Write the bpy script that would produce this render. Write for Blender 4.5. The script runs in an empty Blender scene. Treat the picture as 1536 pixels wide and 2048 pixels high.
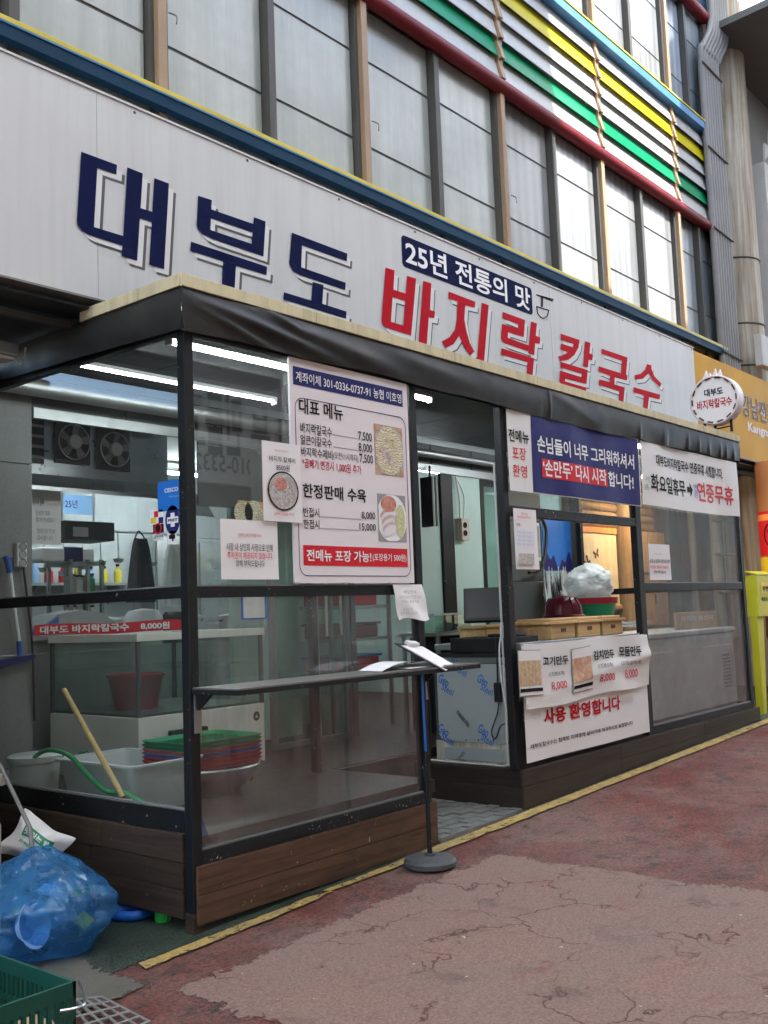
import bpy, bmesh, math, random
from mathutils import Vector, Matrix, geometry, noise
random.seed(7)
sc = bpy.context.scene
COL = sc.collection
R_ = math.radians

# ------------------------------------------------------------------ camera
F = 2030.0
YAW, PIT, ROL = R_(50.3), R_(5.65), R_(-2.14)
fw = Vector((math.sin(YAW)*math.cos(PIT), math.cos(YAW)*math.cos(PIT), math.sin(PIT)))
r0 = Vector((math.cos(YAW), -math.sin(YAW), 0)); u0 = r0.cross(fw)
rt = math.cos(ROL)*r0 + math.sin(ROL)*u0
up = rt.cross(fw)
def ray(u, v): return rt*((u-768)/F) - up*((v-1024)/F) + fw
CAM = -ray(389, 1873)*4.84
cd = bpy.data.cameras.new('camera'); cam = bpy.data.objects.new('camera', cd); COL.objects.link(cam)
cam.matrix_world = Matrix(((rt.x, up.x, -fw.x, CAM.x), (rt.y, up.y, -fw.y, CAM.y), (rt.z, up.z, -fw.z, CAM.z), (0, 0, 0, 1)))
cd.sensor_fit = 'VERTICAL'; cd.sensor_height = 36; cd.lens = F/2048*36
cd.clip_start = 0.05; cd.clip_end = 500
sc.camera = cam
# ------------------------------------------------------------------ sky, sun, exposure
SUN_EL = R_(50)
w = bpy.data.worlds.new('World'); sc.world = w; w.use_nodes = True
nt = w.node_tree; bgn = nt.nodes['Background']
sky = nt.nodes.new('ShaderNodeTexSky'); sky.sky_type = 'NISHITA'; sky.sun_disc = False
sky.sun_elevation = SUN_EL; sky.sun_rotation = R_(180)
nt.links.new(sky.outputs[0], bgn.inputs[0]); bgn.inputs[1].default_value = 0.15
ld = bpy.data.lights.new('sun', 'SUN'); ld.energy = 2.8; ld.angle = R_(0.53); ld.color = (1, .96, .9)
sun = bpy.data.objects.new('sun', ld); COL.objects.link(sun)
sun.location = (5, -12, 18)
sun.rotation_euler = Vector((0, math.cos(SUN_EL), -math.sin(SUN_EL))).to_track_quat('-Z', 'Y').to_euler()
vs = sc.view_settings; vs.view_transform = 'Standard'; vs.look = 'None'; vs.gamma = 1; vs.use_curve_mapping = False
vs.exposure = 2.38
sc.render.engine = 'CYCLES'
cy = sc.cycles; cy.use_denoising = True; cy.max_bounces = 10; cy.transparent_max_bounces = 24
cy.diffuse_bounces = 4; cy.glossy_bounces = 4; cy.transmission_bounces = 6; cy.sample_clamp_indirect = 6
cy.caustics_reflective = False; cy.caustics_refractive = False

# ------------------------------------------------------------------ pixel -> place
SL = 0.03
def gz(x): return SL*max(-8.0, min(14.0, x))
def PX(X, u, v): d = ray(u, v); return CAM + d*((X-CAM.x)/d.x)
def PY(Y, u, v): d = ray(u, v); return CAM + d*((Y-CAM.y)/d.y)
def PZ(Z, u, v): d = ray(u, v); return CAM + d*((Z-CAM.z)/d.z)
def PG(u, v): d = ray(u, v); return CAM + d*((SL*CAM.x-CAM.z)/(d.z-SL*d.x))

# ------------------------------------------------------------------ materials
MATS = {}
def N(t, typ, **kw):
    n = t.nodes.new(typ)
    for k, v in kw.items(): setattr(n, k, v)
    return n
def ramp(t, fac, stops):
    r = N(t, 'ShaderNodeValToRGB'); e = r.color_ramp.elements
    while len(e) < len(stops): e.new(0.5)
    for i, (p, c) in enumerate(stops):
        e[i].position = p; e[i].color = (*c, 1) if len(c) == 3 else c
    t.links.new(fac, r.inputs[0]); return r.outputs[0]
def mixc(t, fac, a, b, mode='MIX'):
    m = N(t, 'ShaderNodeMix', data_type='RGBA', blend_type=mode)
    for s, v in ((m.inputs[0], fac), (m.inputs[6], a), (m.inputs[7], b)):
        if hasattr(v, 'is_linked'): t.links.new(v, s)
        else: s.default_value = v if isinstance(v, (int, float)) else (*v, 1)
    return m.outputs[2]
def nz(t, scale, detail=5, rough=.6, vec=None, dist=0.0):
    n = N(t, 'ShaderNodeTexNoise'); n.inputs['Scale'].default_value = scale; n.inputs['Detail'].default_value = detail
    n.inputs['Roughness'].default_value = rough; n.inputs['Distortion'].default_value = dist
    if vec is not None: t.links.new(vec, n.inputs['Vector'])
    return n.outputs['Fac']
def coord(t, scale=(1, 1, 1), kind='Object', rot=(0, 0, 0)):
    tc = N(t, 'ShaderNodeTexCoord'); mp = N(t, 'ShaderNodeMapping'); mp.inputs['Scale'].default_value = scale
    mp.inputs['Rotation'].default_value = rot
    t.links.new(tc.outputs[kind], mp.inputs[0]); return mp.outputs[0]
def world(t, scale=(1, 1, 1)):
    g = N(t, 'ShaderNodeNewGeometry'); mp = N(t, 'ShaderNodeMapping'); mp.inputs['Scale'].default_value = scale
    t.links.new(g.outputs['Position'], mp.inputs[0]); return mp.outputs[0]
def bump(t, h, strength=.2, dist=.01):
    b = N(t, 'ShaderNodeBump'); b.inputs['Strength'].default_value = strength; b.inputs['Distance'].default_value = dist
    t.links.new(h, b.inputs['Height']); return b.outputs[0]
def ragged(t, sh, out, conds, lo=.34, hi=.16):   # frayed edge: keep where every (axis, sign, limit) holds, give or take noise
    v = world(t); sx = N(t, 'ShaderNodeSeparateXYZ'); t.links.new(v, sx.inputs[0])
    def mth(op, a_, b_):
        n_ = N(t, 'ShaderNodeMath', operation=op)
        for k_, q_ in enumerate((a_, b_)):
            if hasattr(q_, 'is_linked'): t.links.new(q_, n_.inputs[k_])
            else: n_.inputs[k_].default_value = q_
        return n_.outputs[0]
    d_ = None
    for ax, sg_, lim in conds:
        e = mth('SUBTRACT', lim, sx.outputs[ax]) if sg_ < 0 else mth('SUBTRACT', sx.outputs[ax], lim)
        d_ = e if d_ is None else mth('MINIMUM', d_, e)
    d_ = mth('ADD', d_, mth('MULTIPLY', mth('SUBTRACT', nz(t, 3.2, 5, .7, v), .5), lo)); d_ = mth('ADD', d_, mth('MULTIPLY', mth('SUBTRACT', nz(t, 34, 4, .7, v), .5), hi))
    keep = ramp(t, d_, [(.0, (1, 1, 1)), (.012, (0, 0, 0))])
    tp_ = N(t, 'ShaderNodeBsdfTransparent'); mp_ = N(t, 'ShaderNodeMixShader'); t.links.new(keep, mp_.inputs[0]); t.links.new(sh, mp_.inputs[1]); t.links.new(tp_.outputs[0], mp_.inputs[2]); t.links.new(mp_.outputs[0], out.inputs[0])
def newmat(name):
    m = bpy.data.materials.new(name); m.use_nodes = True; MATS[name] = m
    t = m.node_tree; return m, t, t.nodes['Principled BSDF'], t.nodes['Material Output']
def mat(name, col, rough=.5, metal=0.0, var=.12, vscale=6, dirt=0.0, dcol=(.05, .045, .035), dscale=3, streak=False, bmp=0.0, bscale=60, coat=0.0, em=0.0, trans=0.0, alpha=None, spec=.3, dlo=.45, chips=0.0, ccol=(.7, .7, .68)):
    m, t, b, o = newmat(name)
    vec = world(t)
    c = mixc(t, nz(t, vscale, 4, .6, vec), tuple(max(0, x*(1-var)) for x in col), tuple(min(1, x*(1+var)) for x in col))
    if dirt:
        dv = world(t, (7, 7, .35)) if streak else vec
        f = nz(t, dscale if not streak else 1.3, 7, .72, dv, .3 if streak else 0)
        fr = ramp(t, f, [(dlo, (0, 0, 0)), (dlo+.3, (dirt,)*3)])
        c = mixc(t, fr, c, dcol)
    if chips:
        ch = ramp(t, nz(t, 55, 3, .6, vec), [(.68-.04*chips, (0, 0, 0)), (.72-.04*chips, (1, 1, 1))])
        big = ramp(t, nz(t, 4, 3, .6, vec), [(.5, (0, 0, 0)), (.6, (1, 1, 1))])
        mm = N(t, 'ShaderNodeMath', operation='MULTIPLY'); t.links.new(ch, mm.inputs[0]); t.links.new(big, mm.inputs[1])
        c = mixc(t, mm.outputs[0], c, ccol)
    t.links.new(c, b.inputs['Base Color'])
    rr = N(t, 'ShaderNodeMapRange'); rr.inputs[3].default_value = max(.02, rough-.1); rr.inputs[4].default_value = min(1, rough+.12)
    t.links.new(nz(t, vscale*2.3, 4, .6, vec), rr.inputs[0]); t.links.new(rr.outputs[0], b.inputs['Roughness'])
    b.inputs['Metallic'].default_value = metal; b.inputs['Coat Weight'].default_value = coat
    b.inputs['Specular IOR Level'].default_value = spec
    if bmp: t.links.new(bump(t, nz(t, bscale, 4, .6, vec), bmp), b.inputs['Normal'])
    if em: t.links.new(c, b.inputs['Emission Color']); b.inputs['Emission Strength'].default_value = em
    if trans:
        tr = N(t, 'ShaderNodeBsdfTranslucent'); t.links.new(c, tr.inputs[0])
        mx = N(t, 'ShaderNodeMixShader'); mx.inputs[0].default_value = trans
        t.links.new(b.outputs[0], mx.inputs[1]); t.links.new(tr.outputs[0], mx.inputs[2]); t.links.new(mx.outputs[0], o.inputs[0])
    return m
def emit(name, col, s):
    m, t, b, o = newmat(name)
    e = N(t, 'ShaderNodeEmission'); e.inputs[0].default_value = (*col, 1); e.inputs[1].default_value = s
    t.links.new(e.outputs[0], o.inputs[0]); return m
def glassmat(name, tint=(.93, .96, .95), dust=.06, dcol=(.55, .55, .53), dscale=(9, 9, 1.2), ior=1.5):
    m, t, b, o = newmat(name)
    tr = N(t, 'ShaderNodeBsdfTransparent'); tr.inputs[0].default_value = (*tint, 1)
    gl = N(t, 'ShaderNodeBsdfGlossy'); gl.inputs['Roughness'].default_value = .015
    ge = N(t, 'ShaderNodeNewGeometry'); dt = N(t, 'ShaderNodeVectorMath', operation='DOT_PRODUCT')
    t.links.new(ge.outputs['Normal'], dt.inputs[0]); t.links.new(ge.outputs['Incoming'], dt.inputs[1])
    ab = N(t, 'ShaderNodeMath', operation='ABSOLUTE'); t.links.new(dt.outputs['Value'], ab.inputs[0])
    om = N(t, 'ShaderNodeMath', operation='SUBTRACT'); om.inputs[0].default_value = 1; t.links.new(ab.outputs[0], om.inputs[1])
    pw = N(t, 'ShaderNodeMath', operation='POWER'); pw.inputs[1].default_value = 5; t.links.new(om.outputs[0], pw.inputs[0])
    f0 = ((ior-1)/(ior+1))**2; sk = N(t, 'ShaderNodeMath', operation='MULTIPLY_ADD'); sk.inputs[1].default_value = 1-f0; sk.inputs[2].default_value = f0; t.links.new(pw.outputs[0], sk.inputs[0])
    mx = N(t, 'ShaderNodeMixShader'); t.links.new(sk.outputs[0], mx.inputs[0]); t.links.new(tr.outputs[0], mx.inputs[1]); t.links.new(gl.outputs[0], mx.inputs[2])
    df = N(t, 'ShaderNodeBsdfDiffuse'); df.inputs[0].default_value = (*dcol, 1)
    v = world(t, dscale)
    a = ramp(t, nz(t, 1.0, 6, .7, v, .4), [(.38, (.15*dust,)*3), (.8, (dust,)*3)])
    sp = ramp(t, nz(t, 90, 2, .5, world(t)), [(.73, (0, 0, 0)), (.76, (min(1, dust*5),)*3)])
    big = ramp(t, nz(t, 2.2, 3, .6, world(t)), [(.5, (0, 0, 0)), (.7, (1, 1, 1))])
    mu = N(t, 'ShaderNodeMath', operation='MULTIPLY'); t.links.new(sp, mu.inputs[0]); t.links.new(big, mu.inputs[1])
    ad = N(t, 'ShaderNodeMath', operation='ADD'); t.links.new(a, ad.inputs[0]); t.links.new(mu.outputs[0], ad.inputs[1])
    m2 = N(t, 'ShaderNodeMixShader'); t.links.new(ad.outputs[0], m2.inputs[0]); t.links.new(mx.outputs[0], m2.inputs[1]); t.links.new(df.outputs[0], m2.inputs[2])
    t.links.new(m2.outputs[0], o.inputs[0]); return m
def woodmat(name, c1, c2, axis='x', rough=.6, dirt=.5, spots=0.0):
    m, t, b, o = newmat(name)
    s = {'x': (1.2, 26, 26), 'y': (26, 1.2, 26), 'z': (26, 26, 1.2)}[axis]
    oi = N(t, 'ShaderNodeObjectInfo'); v = world(t, s)
    ad = N(t, 'ShaderNodeVectorMath', operation='ADD'); t.links.new(v, ad.inputs[0])
    ml = N(t, 'ShaderNodeMath', operation='MULTIPLY'); ml.inputs[1].default_value = 40; t.links.new(oi.outputs['Random'], ml.inputs[0])
    t.links.new(ml.outputs[0], ad.inputs[1]); v = ad.outputs[0]
    g = nz(t, 1.0, 7, .65, v, .8)
    c = ramp(t, g, [(.3, c1), (.72, c2)])
    tint = mixc(t, oi.outputs['Random'], (.82, .8, .78), (1.12, 1.1, 1.08))
    c = mixc(t, 1.0, c, tint, 'MULTIPLY')
    if dirt:
        f = ramp(t, nz(t, 3.2, 6, .7, world(t, (1, 1, 2.2)), .5), [(.42, (0, 0, 0)), (.72, (dirt,)*3)])
        c = mixc(t, f, c, (.022, .02, .017))
    if spots:
        sp = ramp(t, nz(t, 38, 2, .5, world(t)), [(.70, (0, 0, 0)), (.73, (spots,)*3)])
        bg = ramp(t, nz(t, 2.6, 3, .6, world(t)), [(.5, (0, 0, 0)), (.62, (1, 1, 1))])
        mu = N(t, 'ShaderNodeMath', operation='MULTIPLY'); t.links.new(sp, mu.inputs[0]); t.links.new(bg, mu.inputs[1])
        c = mixc(t, mu.outputs[0], c, (.42, .36, .28))
    t.links.new(c, b.inputs['Base Color']); b.inputs['Roughness'].default_value = rough; b.inputs['Specular IOR Level'].default_value = .2
    t.links.new(bump(t, g, .25, .004), b.inputs['Normal']); return m
def foodmat(name, cols, scale=60):
    m, t, b, o = newmat(name)
    v = N(t, 'ShaderNodeTexVoronoi'); v.inputs['Scale'].default_value = scale; t.links.new(world(t), v.inputs[0])
    sp = N(t, 'ShaderNodeSeparateColor'); t.links.new(v.outputs['Color'], sp.inputs[0])
    n = len(cols); c = ramp(t, sp.outputs[0], [(i/max(1, n-1)*.9+.05, q) for i, q in enumerate(cols)])
    c = mixc(t, .35, c, ramp(t, nz(t, scale*1.5, 4, .7, world(t)), [(.3, (.1, .08, .05)), (.7, (.9, .85, .75))]))
    t.links.new(c, b.inputs['Base Color']); b.inputs['Roughness'].default_value = .35; return m

# ------------------------------------------------------------------ mesh helpers
def wloc(o):
    p = Vector((0, 0, 0))
    while o is not None: p += o.location; o = o.parent
    return p
def tag(o, label=None, cat=None, group=None, kind=None):
    for k, v in (('label', label), ('category', cat), ('group', group), ('kind', kind)):
        if v: o[k] = v
    return o
def thing(name, loc, label, cat, group=None):
    o = bpy.data.objects.new(name, None); o.empty_display_size = .1; o.location = loc; COL.objects.link(o)
    return tag(o, label, cat, group)
def MAT(m): return MATS[m] if isinstance(m, str) else m
class MB:
    def __init__(s): s.v = []; s.f = []
    def add(s, vs, fs):
        n = len(s.v); s.v += [Vector(q) for q in vs]; s.f += [tuple(i+n for i in f) for f in fs]; return s
    def box(s, x0, x1, y0, y1, z0, z1, M=None):
        vs = [Vector((x, y, z)) for z in (z0, z1) for y in (y0, y1) for x in (x0, x1)]
        if M is not None: vs = [M @ q for q in vs]
        return s.add(vs, [(0, 2, 3, 1), (4, 5, 7, 6), (0, 1, 5, 4), (2, 6, 7, 3), (0, 4, 6, 2), (1, 3, 7, 5)])
    def quad(s, a, b, c, d): return s.add([a, b, c, d], [(0, 1, 2, 3)])
    def prism(s, pts, d):           # planar polygon pts extruded by vector d
        n = len(pts); d = Vector(d); p = [Vector(q) for q in pts]
        return s.add(p+[q+d for q in p], [tuple(range(n))[::-1], tuple(range(n, 2*n))] + [(i, (i+1) % n, (i+1) % n+n, i+n) for i in range(n)])
    def tube(s, path, r, n=8, caps=True):
        path = [Vector(p) for p in path]; rs = r if isinstance(r, (list, tuple)) else [r]*len(path)
        rings = []; prev = None
        for i, p in enumerate(path):
            d = (path[min(i+1, len(path)-1)] - path[max(i-1, 0)]).normalized()
            a = prev if prev is not None else (Vector((0, 0, 1)) if abs(d.z) < .9 else Vector((1, 0, 0)))
            a = (a - d*a.dot(d)).normalized(); b = d.cross(a); prev = a
            rings.append([p + (a*math.cos(2*math.pi*k/n) + b*math.sin(2*math.pi*k/n))*rs[i] for k in range(n)])
        vs = [q for rg in rings for q in rg]; fs = []
        for i in range(len(rings)-1):
            for k in range(n): fs.append((i*n+k, i*n+(k+1) % n, (i+1)*n+(k+1) % n, (i+1)*n+k))
        if caps: fs += [tuple(range(n))[::-1], tuple(range((len(rings)-1)*n, len(rings)*n))]
        return s.add(vs, fs)
    def lathe(s, c, prof, n=24, sx=1, sy=1):     # prof: (r,z)
        c = Vector(c); vs = []; fs = []
        for r, z in prof: vs += [c + Vector((sx*r*math.cos(2*math.pi*k/n), sy*r*math.sin(2*math.pi*k/n), z)) for k in range(n)]
        for i in range(len(prof)-1):
            for k in range(n): fs.append((i*n+k, i*n+(k+1) % n, (i+1)*n+(k+1) % n, (i+1)*n+k))
        return s.add(vs, fs)
    def grid(s, fn, nu, nv):
        vs = [fn(i/nu, j/nv) for j in range(nv+1) for i in range(nu+1)]
        return s.add(vs, [(j*(nu+1)+i, j*(nu+1)+i+1, (j+1)*(nu+1)+i+1, (j+1)*(nu+1)+i) for j in range(nv) for i in range(nu)])
    def poly(s, outer, holes=()):   # list of 3D points, tessellated
        loops = [[Vector(p) for p in outer]] + [[Vector(p) for p in h] for h in holes]
        tris = geometry.tessellate_polygon(loops); flat = [p for l in loops for p in l]
        return s.add(flat, [tuple(t) for t in tris])
    def xf(s, M): s.v = [M @ q for q in s.v]; return s
    def build(s, name, m, parent=None, smooth=False, bev=0.0, origin=None):
        if parent is not None: off = wloc(parent)
        elif origin is not None: off = Vector(origin)
        else:
            off = Vector((sum(q.x for q in s.v)/len(s.v), sum(q.y for q in s.v)/len(s.v), min(q.z for q in s.v)))
        me = bpy.data.meshes.new(name); me.from_pydata([q-off for q in s.v], [], s.f); me.update()
        if m is not None: me.materials.append(MAT(m))
        if smooth:
            me.polygons.foreach_set('use_smooth', [True]*len(me.polygons))
        o = bpy.data.objects.new(name, me); COL.objects.link(o)
        if parent is not None: o.parent = parent
        else: o.location = off
        if smooth == 2:
            md = o.modifiers.new('es', 'EDGE_SPLIT'); md.split_angle = R_(40)
        if bev:
            md = o.modifiers.new('Bevel', 'BEVEL'); md.width = bev; md.segments = 2; md.limit_method = 'ANGLE'
        return o
def box(name, m, parent, x0, x1, y0, y1, z0, z1, bev=0.0): return MB().box(x0, x1, y0, y1, z0, z1).build(name, m, parent, bev=bev)
def tube(name, m, parent, path, r, n=8): return MB().tube(path, r, n).build(name, m, parent, smooth=2)
def copy_tree(o, parent=None, delta=Vector((0, 0, 0))):
    c = o.copy(); COL.objects.link(c); c.parent = parent
    if parent is None: c.location = o.location + delta
    for ch in o.children: copy_tree(ch, c)
    return c
def cat(pts, n=8):      # smooth path through points
    P = [Vector(p) for p in pts]; out = []
    for i in range(len(P)-1):
        a, b, c, d = P[max(i-1, 0)], P[i], P[i+1], P[min(i+2, len(P)-1)]
        for k in range(n):
            t = k/n
            out.append(.5*((2*b)+(c-a)*t+(2*a-5*b+4*c-d)*t*t+(3*b-a-3*c+d)*t**3))
    return out+[P[-1]]
# ------------------------------------------------------------------ lettering
TC = {}; PEND = []
TOB = bpy.data.objects.new('t', bpy.data.curves.new('t', 'FONT')); TOB.data.resolution_u = 3; TOB.data.space_line = 4
def fetch(strings, bold):          # one conversion for a whole list of lines
    TOB.data.body = '\n'.join(strings); TOB.data.offset = bold; me = TOB.to_mesh()
    vs = [(q.co.x, q.co.y) for q in me.vertices]; fs = [tuple(p.vertices) for p in me.polygons]; TOB.to_mesh_clear()
    row = lambda y: max(0, min(len(strings)-1, int(round((.35-y)/4))))
    for i, s in enumerate(strings): TC[(s, bold)] = [{}, [], []]
    for f in fs:
        k = TC[(strings[row(vs[f[0]][1])], bold)]
        ids = []
        for j in f:
            if j not in k[0]: k[0][j] = len(k[1]); k[1].append(vs[j])
            ids.append(k[0][j])
        k[2].append(tuple(ids))
    for s in strings:
        _, v, f = TC[(s, bold)]
        if not v: v = [(0, 0), (1, 0), (0, 1)]; f = [(0, 1, 2)]
        xs = [q[0] for q in v]; ys = [q[1] for q in v]; TC[(s, bold)] = (v, f, min(xs), max(xs), min(ys), max(ys))
def glyphs(s, bold=0.0):
    if (s, bold) not in TC: fetch([s], bold)
    return TC[(s, bold)]
def text(parent, s, m, O, U, V, w, h, bold=0.0, name='lettering', warp=None, rot=0.0):
    bold = round(bold/.01)*.01 if bold > .012 else (.008 if bold else 0.0)
    PEND.append((parent, s, m, Vector(O), Vector(U), Vector(V), w, h, bold, name, warp, rot))
def flush_text():
    for bo in sorted({p[8] for p in PEND}): fetch(sorted({p[1] for p in PEND if p[8] == bo}), bo)
    for parent, s, m, O, U, V, w, h, bold, name, warp, rot in PEND:
        vs, fs, x0, x1, y0, y1 = glyphs(s, bold); out = []
        for x, y in vs:
            a = (x-x0)/(x1-x0)*w; b = (y-y0)/(y1-y0)*h
            if rot: a, b = (a-w/2)*math.cos(rot)-(b-h/2)*math.sin(rot)+w/2, (a-w/2)*math.sin(rot)+(b-h/2)*math.cos(rot)+h/2
            p = O + U*a + V*b
            out.append(warp(p) if warp else p)
        if h < .06: MB().add(out, fs).build(name, m, parent); continue
        spans = []                      # large lettering: one part for each word
        for f in sorted(fs, key=lambda f: min(vs[j][0] for j in f)):
            lo, hi = min(vs[j][0] for j in f), max(vs[j][0] for j in f)
            if spans and lo < spans[-1][0]+.16: spans[-1][0] = max(spans[-1][0], hi); spans[-1][1].append(f)
            else: spans.append([hi, [f]])
        for _, ff in spans:
            ids = sorted({j for f in ff for j in f}); mp = {j: i for i, j in enumerate(ids)}
            MB().add([out[j] for j in ids], [tuple(mp[j] for j in f) for f in ff]).build(name, m, parent)
def textY(parent, s, m, Y, lb, rtp, bold=0.0, warp=None):      # on a wall facing the street
    a = PY(Y, *lb); b = PY(Y, *rtp)
    return text(parent, s, m, a, (1, 0, 0), (0, 0, 1), b.x-a.x, max(.01, b.z-a.z), bold, warp=warp)
def textX(parent, s, m, X, lb, rtp, bold=0.0):                 # on a pane facing -x
    a = PX(X, *lb); b = PX(X, *rtp)
    return text(parent, s, m, a, (0, -1, 0), (0, 0, 1), a.y-b.y, max(.01, b.z-a.z), bold)
def rectY(parent, name, m, Y, tl, br, th=.002, rnd=0.0, warp=None):
    a = PY(Y, *tl); b = PY(Y, *br)
    return plate(parent, name, m, a.x, b.x, b.z, a.z, Y, th, rnd)
def rr_pts(x0, x1, z0, z1, r, n=5):
    pts = []
    for cx, cz, a0 in ((x1-r, z1-r, 0), (x0+r, z1-r, 90), (x0+r, z0+r, 180), (x1-r, z0+r, 270)):
        for k in range(n+1):
            a = R_(a0+90*k/n); pts.append((cx+r*math.cos(a), cz+r*math.sin(a)))
    return pts
def plate(parent, name, m, x0, x1, z0, z1, Y, th=.002, rnd=0.0):
    pts = rr_pts(x0, x1, z0, z1, rnd) if rnd else [(x1, z1), (x0, z1), (x0, z0), (x1, z0)]
    return MB().prism([(x, Y, z) for x, z in pts], (0, th, 0)).build(name, m, parent)
def Z(off, s): return lambda x, y: (off[0]+x/s, off[1]+y/s)   # zoom-crop coordinates -> photo pixels

# ================================================================== materials in use
def ground_mat():
    m, t, b, o = newmat('road_red'); v = world(t)
    gr = nz(t, 52, 5, .85, v); mid = nz(t, 9, 6, .7, v, .3); big = nz(t, 1.1, 5, .65, v, .6)
    red = ramp(t, nz(t, 3, 5, .6, v), [(.3, (.15, .036, .028)), (.55, (.25, .06, .042)), (.75, (.27, .11, .085))])
    c = mixc(t, ramp(t, gr, [(.42, (0, 0, 0)), (.56, (1, 1, 1))]), mixc(t, .85, red, (.022, .02, .018)), red)
    worn = ramp(t, big, [(.4, (0, 0, 0)), (.64, (.72,)*3)])
    c = mixc(t, worn, c, ramp(t, gr, [(.3, (.11, .075, .062)), (.7, (.3, .2, .165))]))
    dk = ramp(t, mid, [(.52, (0, 0, 0)), (.68, (.85,)*3)])
    c = mixc(t, dk, c, ramp(t, gr, [(.35, (.018, .022, .02)), (.75, (.09, .085, .075))]))
    t.links.new(c, b.inputs['Base Color'])
    rr = N(t, 'ShaderNodeMapRange'); rr.inputs[3].default_value = .55; rr.inputs[4].default_value = .85
    t.links.new(big, rr.inputs[0]); t.links.new(rr.outputs[0], b.inputs['Roughness']); b.inputs['Specular IOR Level'].default_value = .2
    t.links.new(bump(t, gr, .9, .012), b.inputs['Normal'])
def patch_mat():
    m, t, b, o = newmat('road_patch'); v = world(t)
    gr = nz(t, 80, 5, .85, v); big = nz(t, 1.4, 5, .65, v, .5); mid = nz(t, 7, 5, .7, v)
    c = ramp(t, gr, [(.32, (.11, .062, .048)), (.5, (.225, .136, .108)), (.68, (.335, .22, .18))])
    c = mixc(t, ramp(t, big, [(.4, (0, 0, 0)), (.65, (.6,)*3)]), c, ramp(t, gr, [(.3, (.13, .09, .072)), (.7, (.27, .198, .16))]))
    c = mixc(t, ramp(t, mid, [(.6, (0, 0, 0)), (.8, (.5,)*3)]), c, (.10, .085, .07))
    # cracks: warped cell edges, kept only in patches
    wv = N(t, 'ShaderNodeVectorMath', operation='ADD'); t.links.new(v, wv.inputs[0])
    nn = N(t, 'ShaderNodeTexNoise'); nn.inputs['Scale'].default_value = 5.5; nn.inputs['Detail'].default_value = 5; t.links.new(v, nn.inputs['Vector'])
    sc_ = N(t, 'ShaderNodeVectorMath', operation='SCALE'); sc_.inputs['Scale'].default_value = .38; t.links.new(nn.outputs['Color'], sc_.inputs[0]); t.links.new(sc_.outputs[0], wv.inputs[1])
    vo = N(t, 'ShaderNodeTexVoronoi', feature='DISTANCE_TO_EDGE'); vo.inputs['Scale'].default_value = 2.1; t.links.new(wv.outputs[0], vo.inputs['Vector'])
    cr = ramp(t, vo.outputs['Distance'], [(.0, (1, 1, 1)), (.02, (0, 0, 0))])
    mk = ramp(t, nz(t, 2.0, 4, .6, v), [(.44, (0, 0, 0)), (.54, (1, 1, 1))])
    mu = N(t, 'ShaderNodeMath', operation='MULTIPLY'); t.links.new(cr, mu.inputs[0]); t.links.new(mk, mu.inputs[1])
    c = mixc(t, mu.outputs[0], c, (.07, .025, .02))
    # small white droppings and crumbs
    sp = ramp(t, nz(t, 26, 2, .4, v), [(.765, (0, 0, 0)), (.78, (.8,)*3)])
    c = mixc(t, sp, c, (.62, .55, .46))
    ragged(t, b.outputs[0], o, (('Y', -1, -.46), ('X', -1, 1.9), ('X', 1, -.5)))
    stain = ramp(t, nz(t, 2.3, 6, .7, v, 1.2), [(.56, (0, 0, 0)), (.7, (.55,)*3)]); c = mixc(t, stain, c, (.085, .055, .045))
    redst = ramp(t, nz(t, 1.6, 5, .7, world(t, (1, 1.6, 1)), .8), [(.58, (0, 0, 0)), (.74, (.6,)*3)]); c = mixc(t, redst, c, (.2, .06, .05))
    t.links.new(c, b.inputs['Base Color']); b.inputs['Roughness'].default_value = .68; b.inputs['Specular IOR Level'].default_value = .2
    hs = N(t, 'ShaderNodeMath', operation='SUBTRACT'); t.links.new(gr, hs.inputs[0]); t.links.new(mu.outputs[0], hs.inputs[1])
    t.links.new(bump(t, hs.outputs[0], .55, .008), b.inputs['Normal'])
def green_mat():
    m, t, b, o = newmat('road_green'); v = world(t)
    gr = nz(t, 120, 3, .75, v); big = nz(t, 2.5, 4, .6, v)
    c = ramp(t, gr, [(.32, (.012, .018, .014)), (.52, (.05, .075, .055)), (.75, (.17, .2, .15))])
    c = mixc(t, ramp(t, big, [(.45, (0, 0, 0)), (.7, (.7,)*3)]), c, (.02, .022, .02))
    t.links.new(c, b.inputs['Base Color']); b.inputs['Roughness'].default_value = .55; b.inputs['Specular IOR Level'].default_value = .2
    t.links.new(bump(t, gr, 1.0, .015), b.inputs['Normal']); ragged(t, b.outputs[0], o, (('Y', 1, -.07),), .05, .06)
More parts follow.
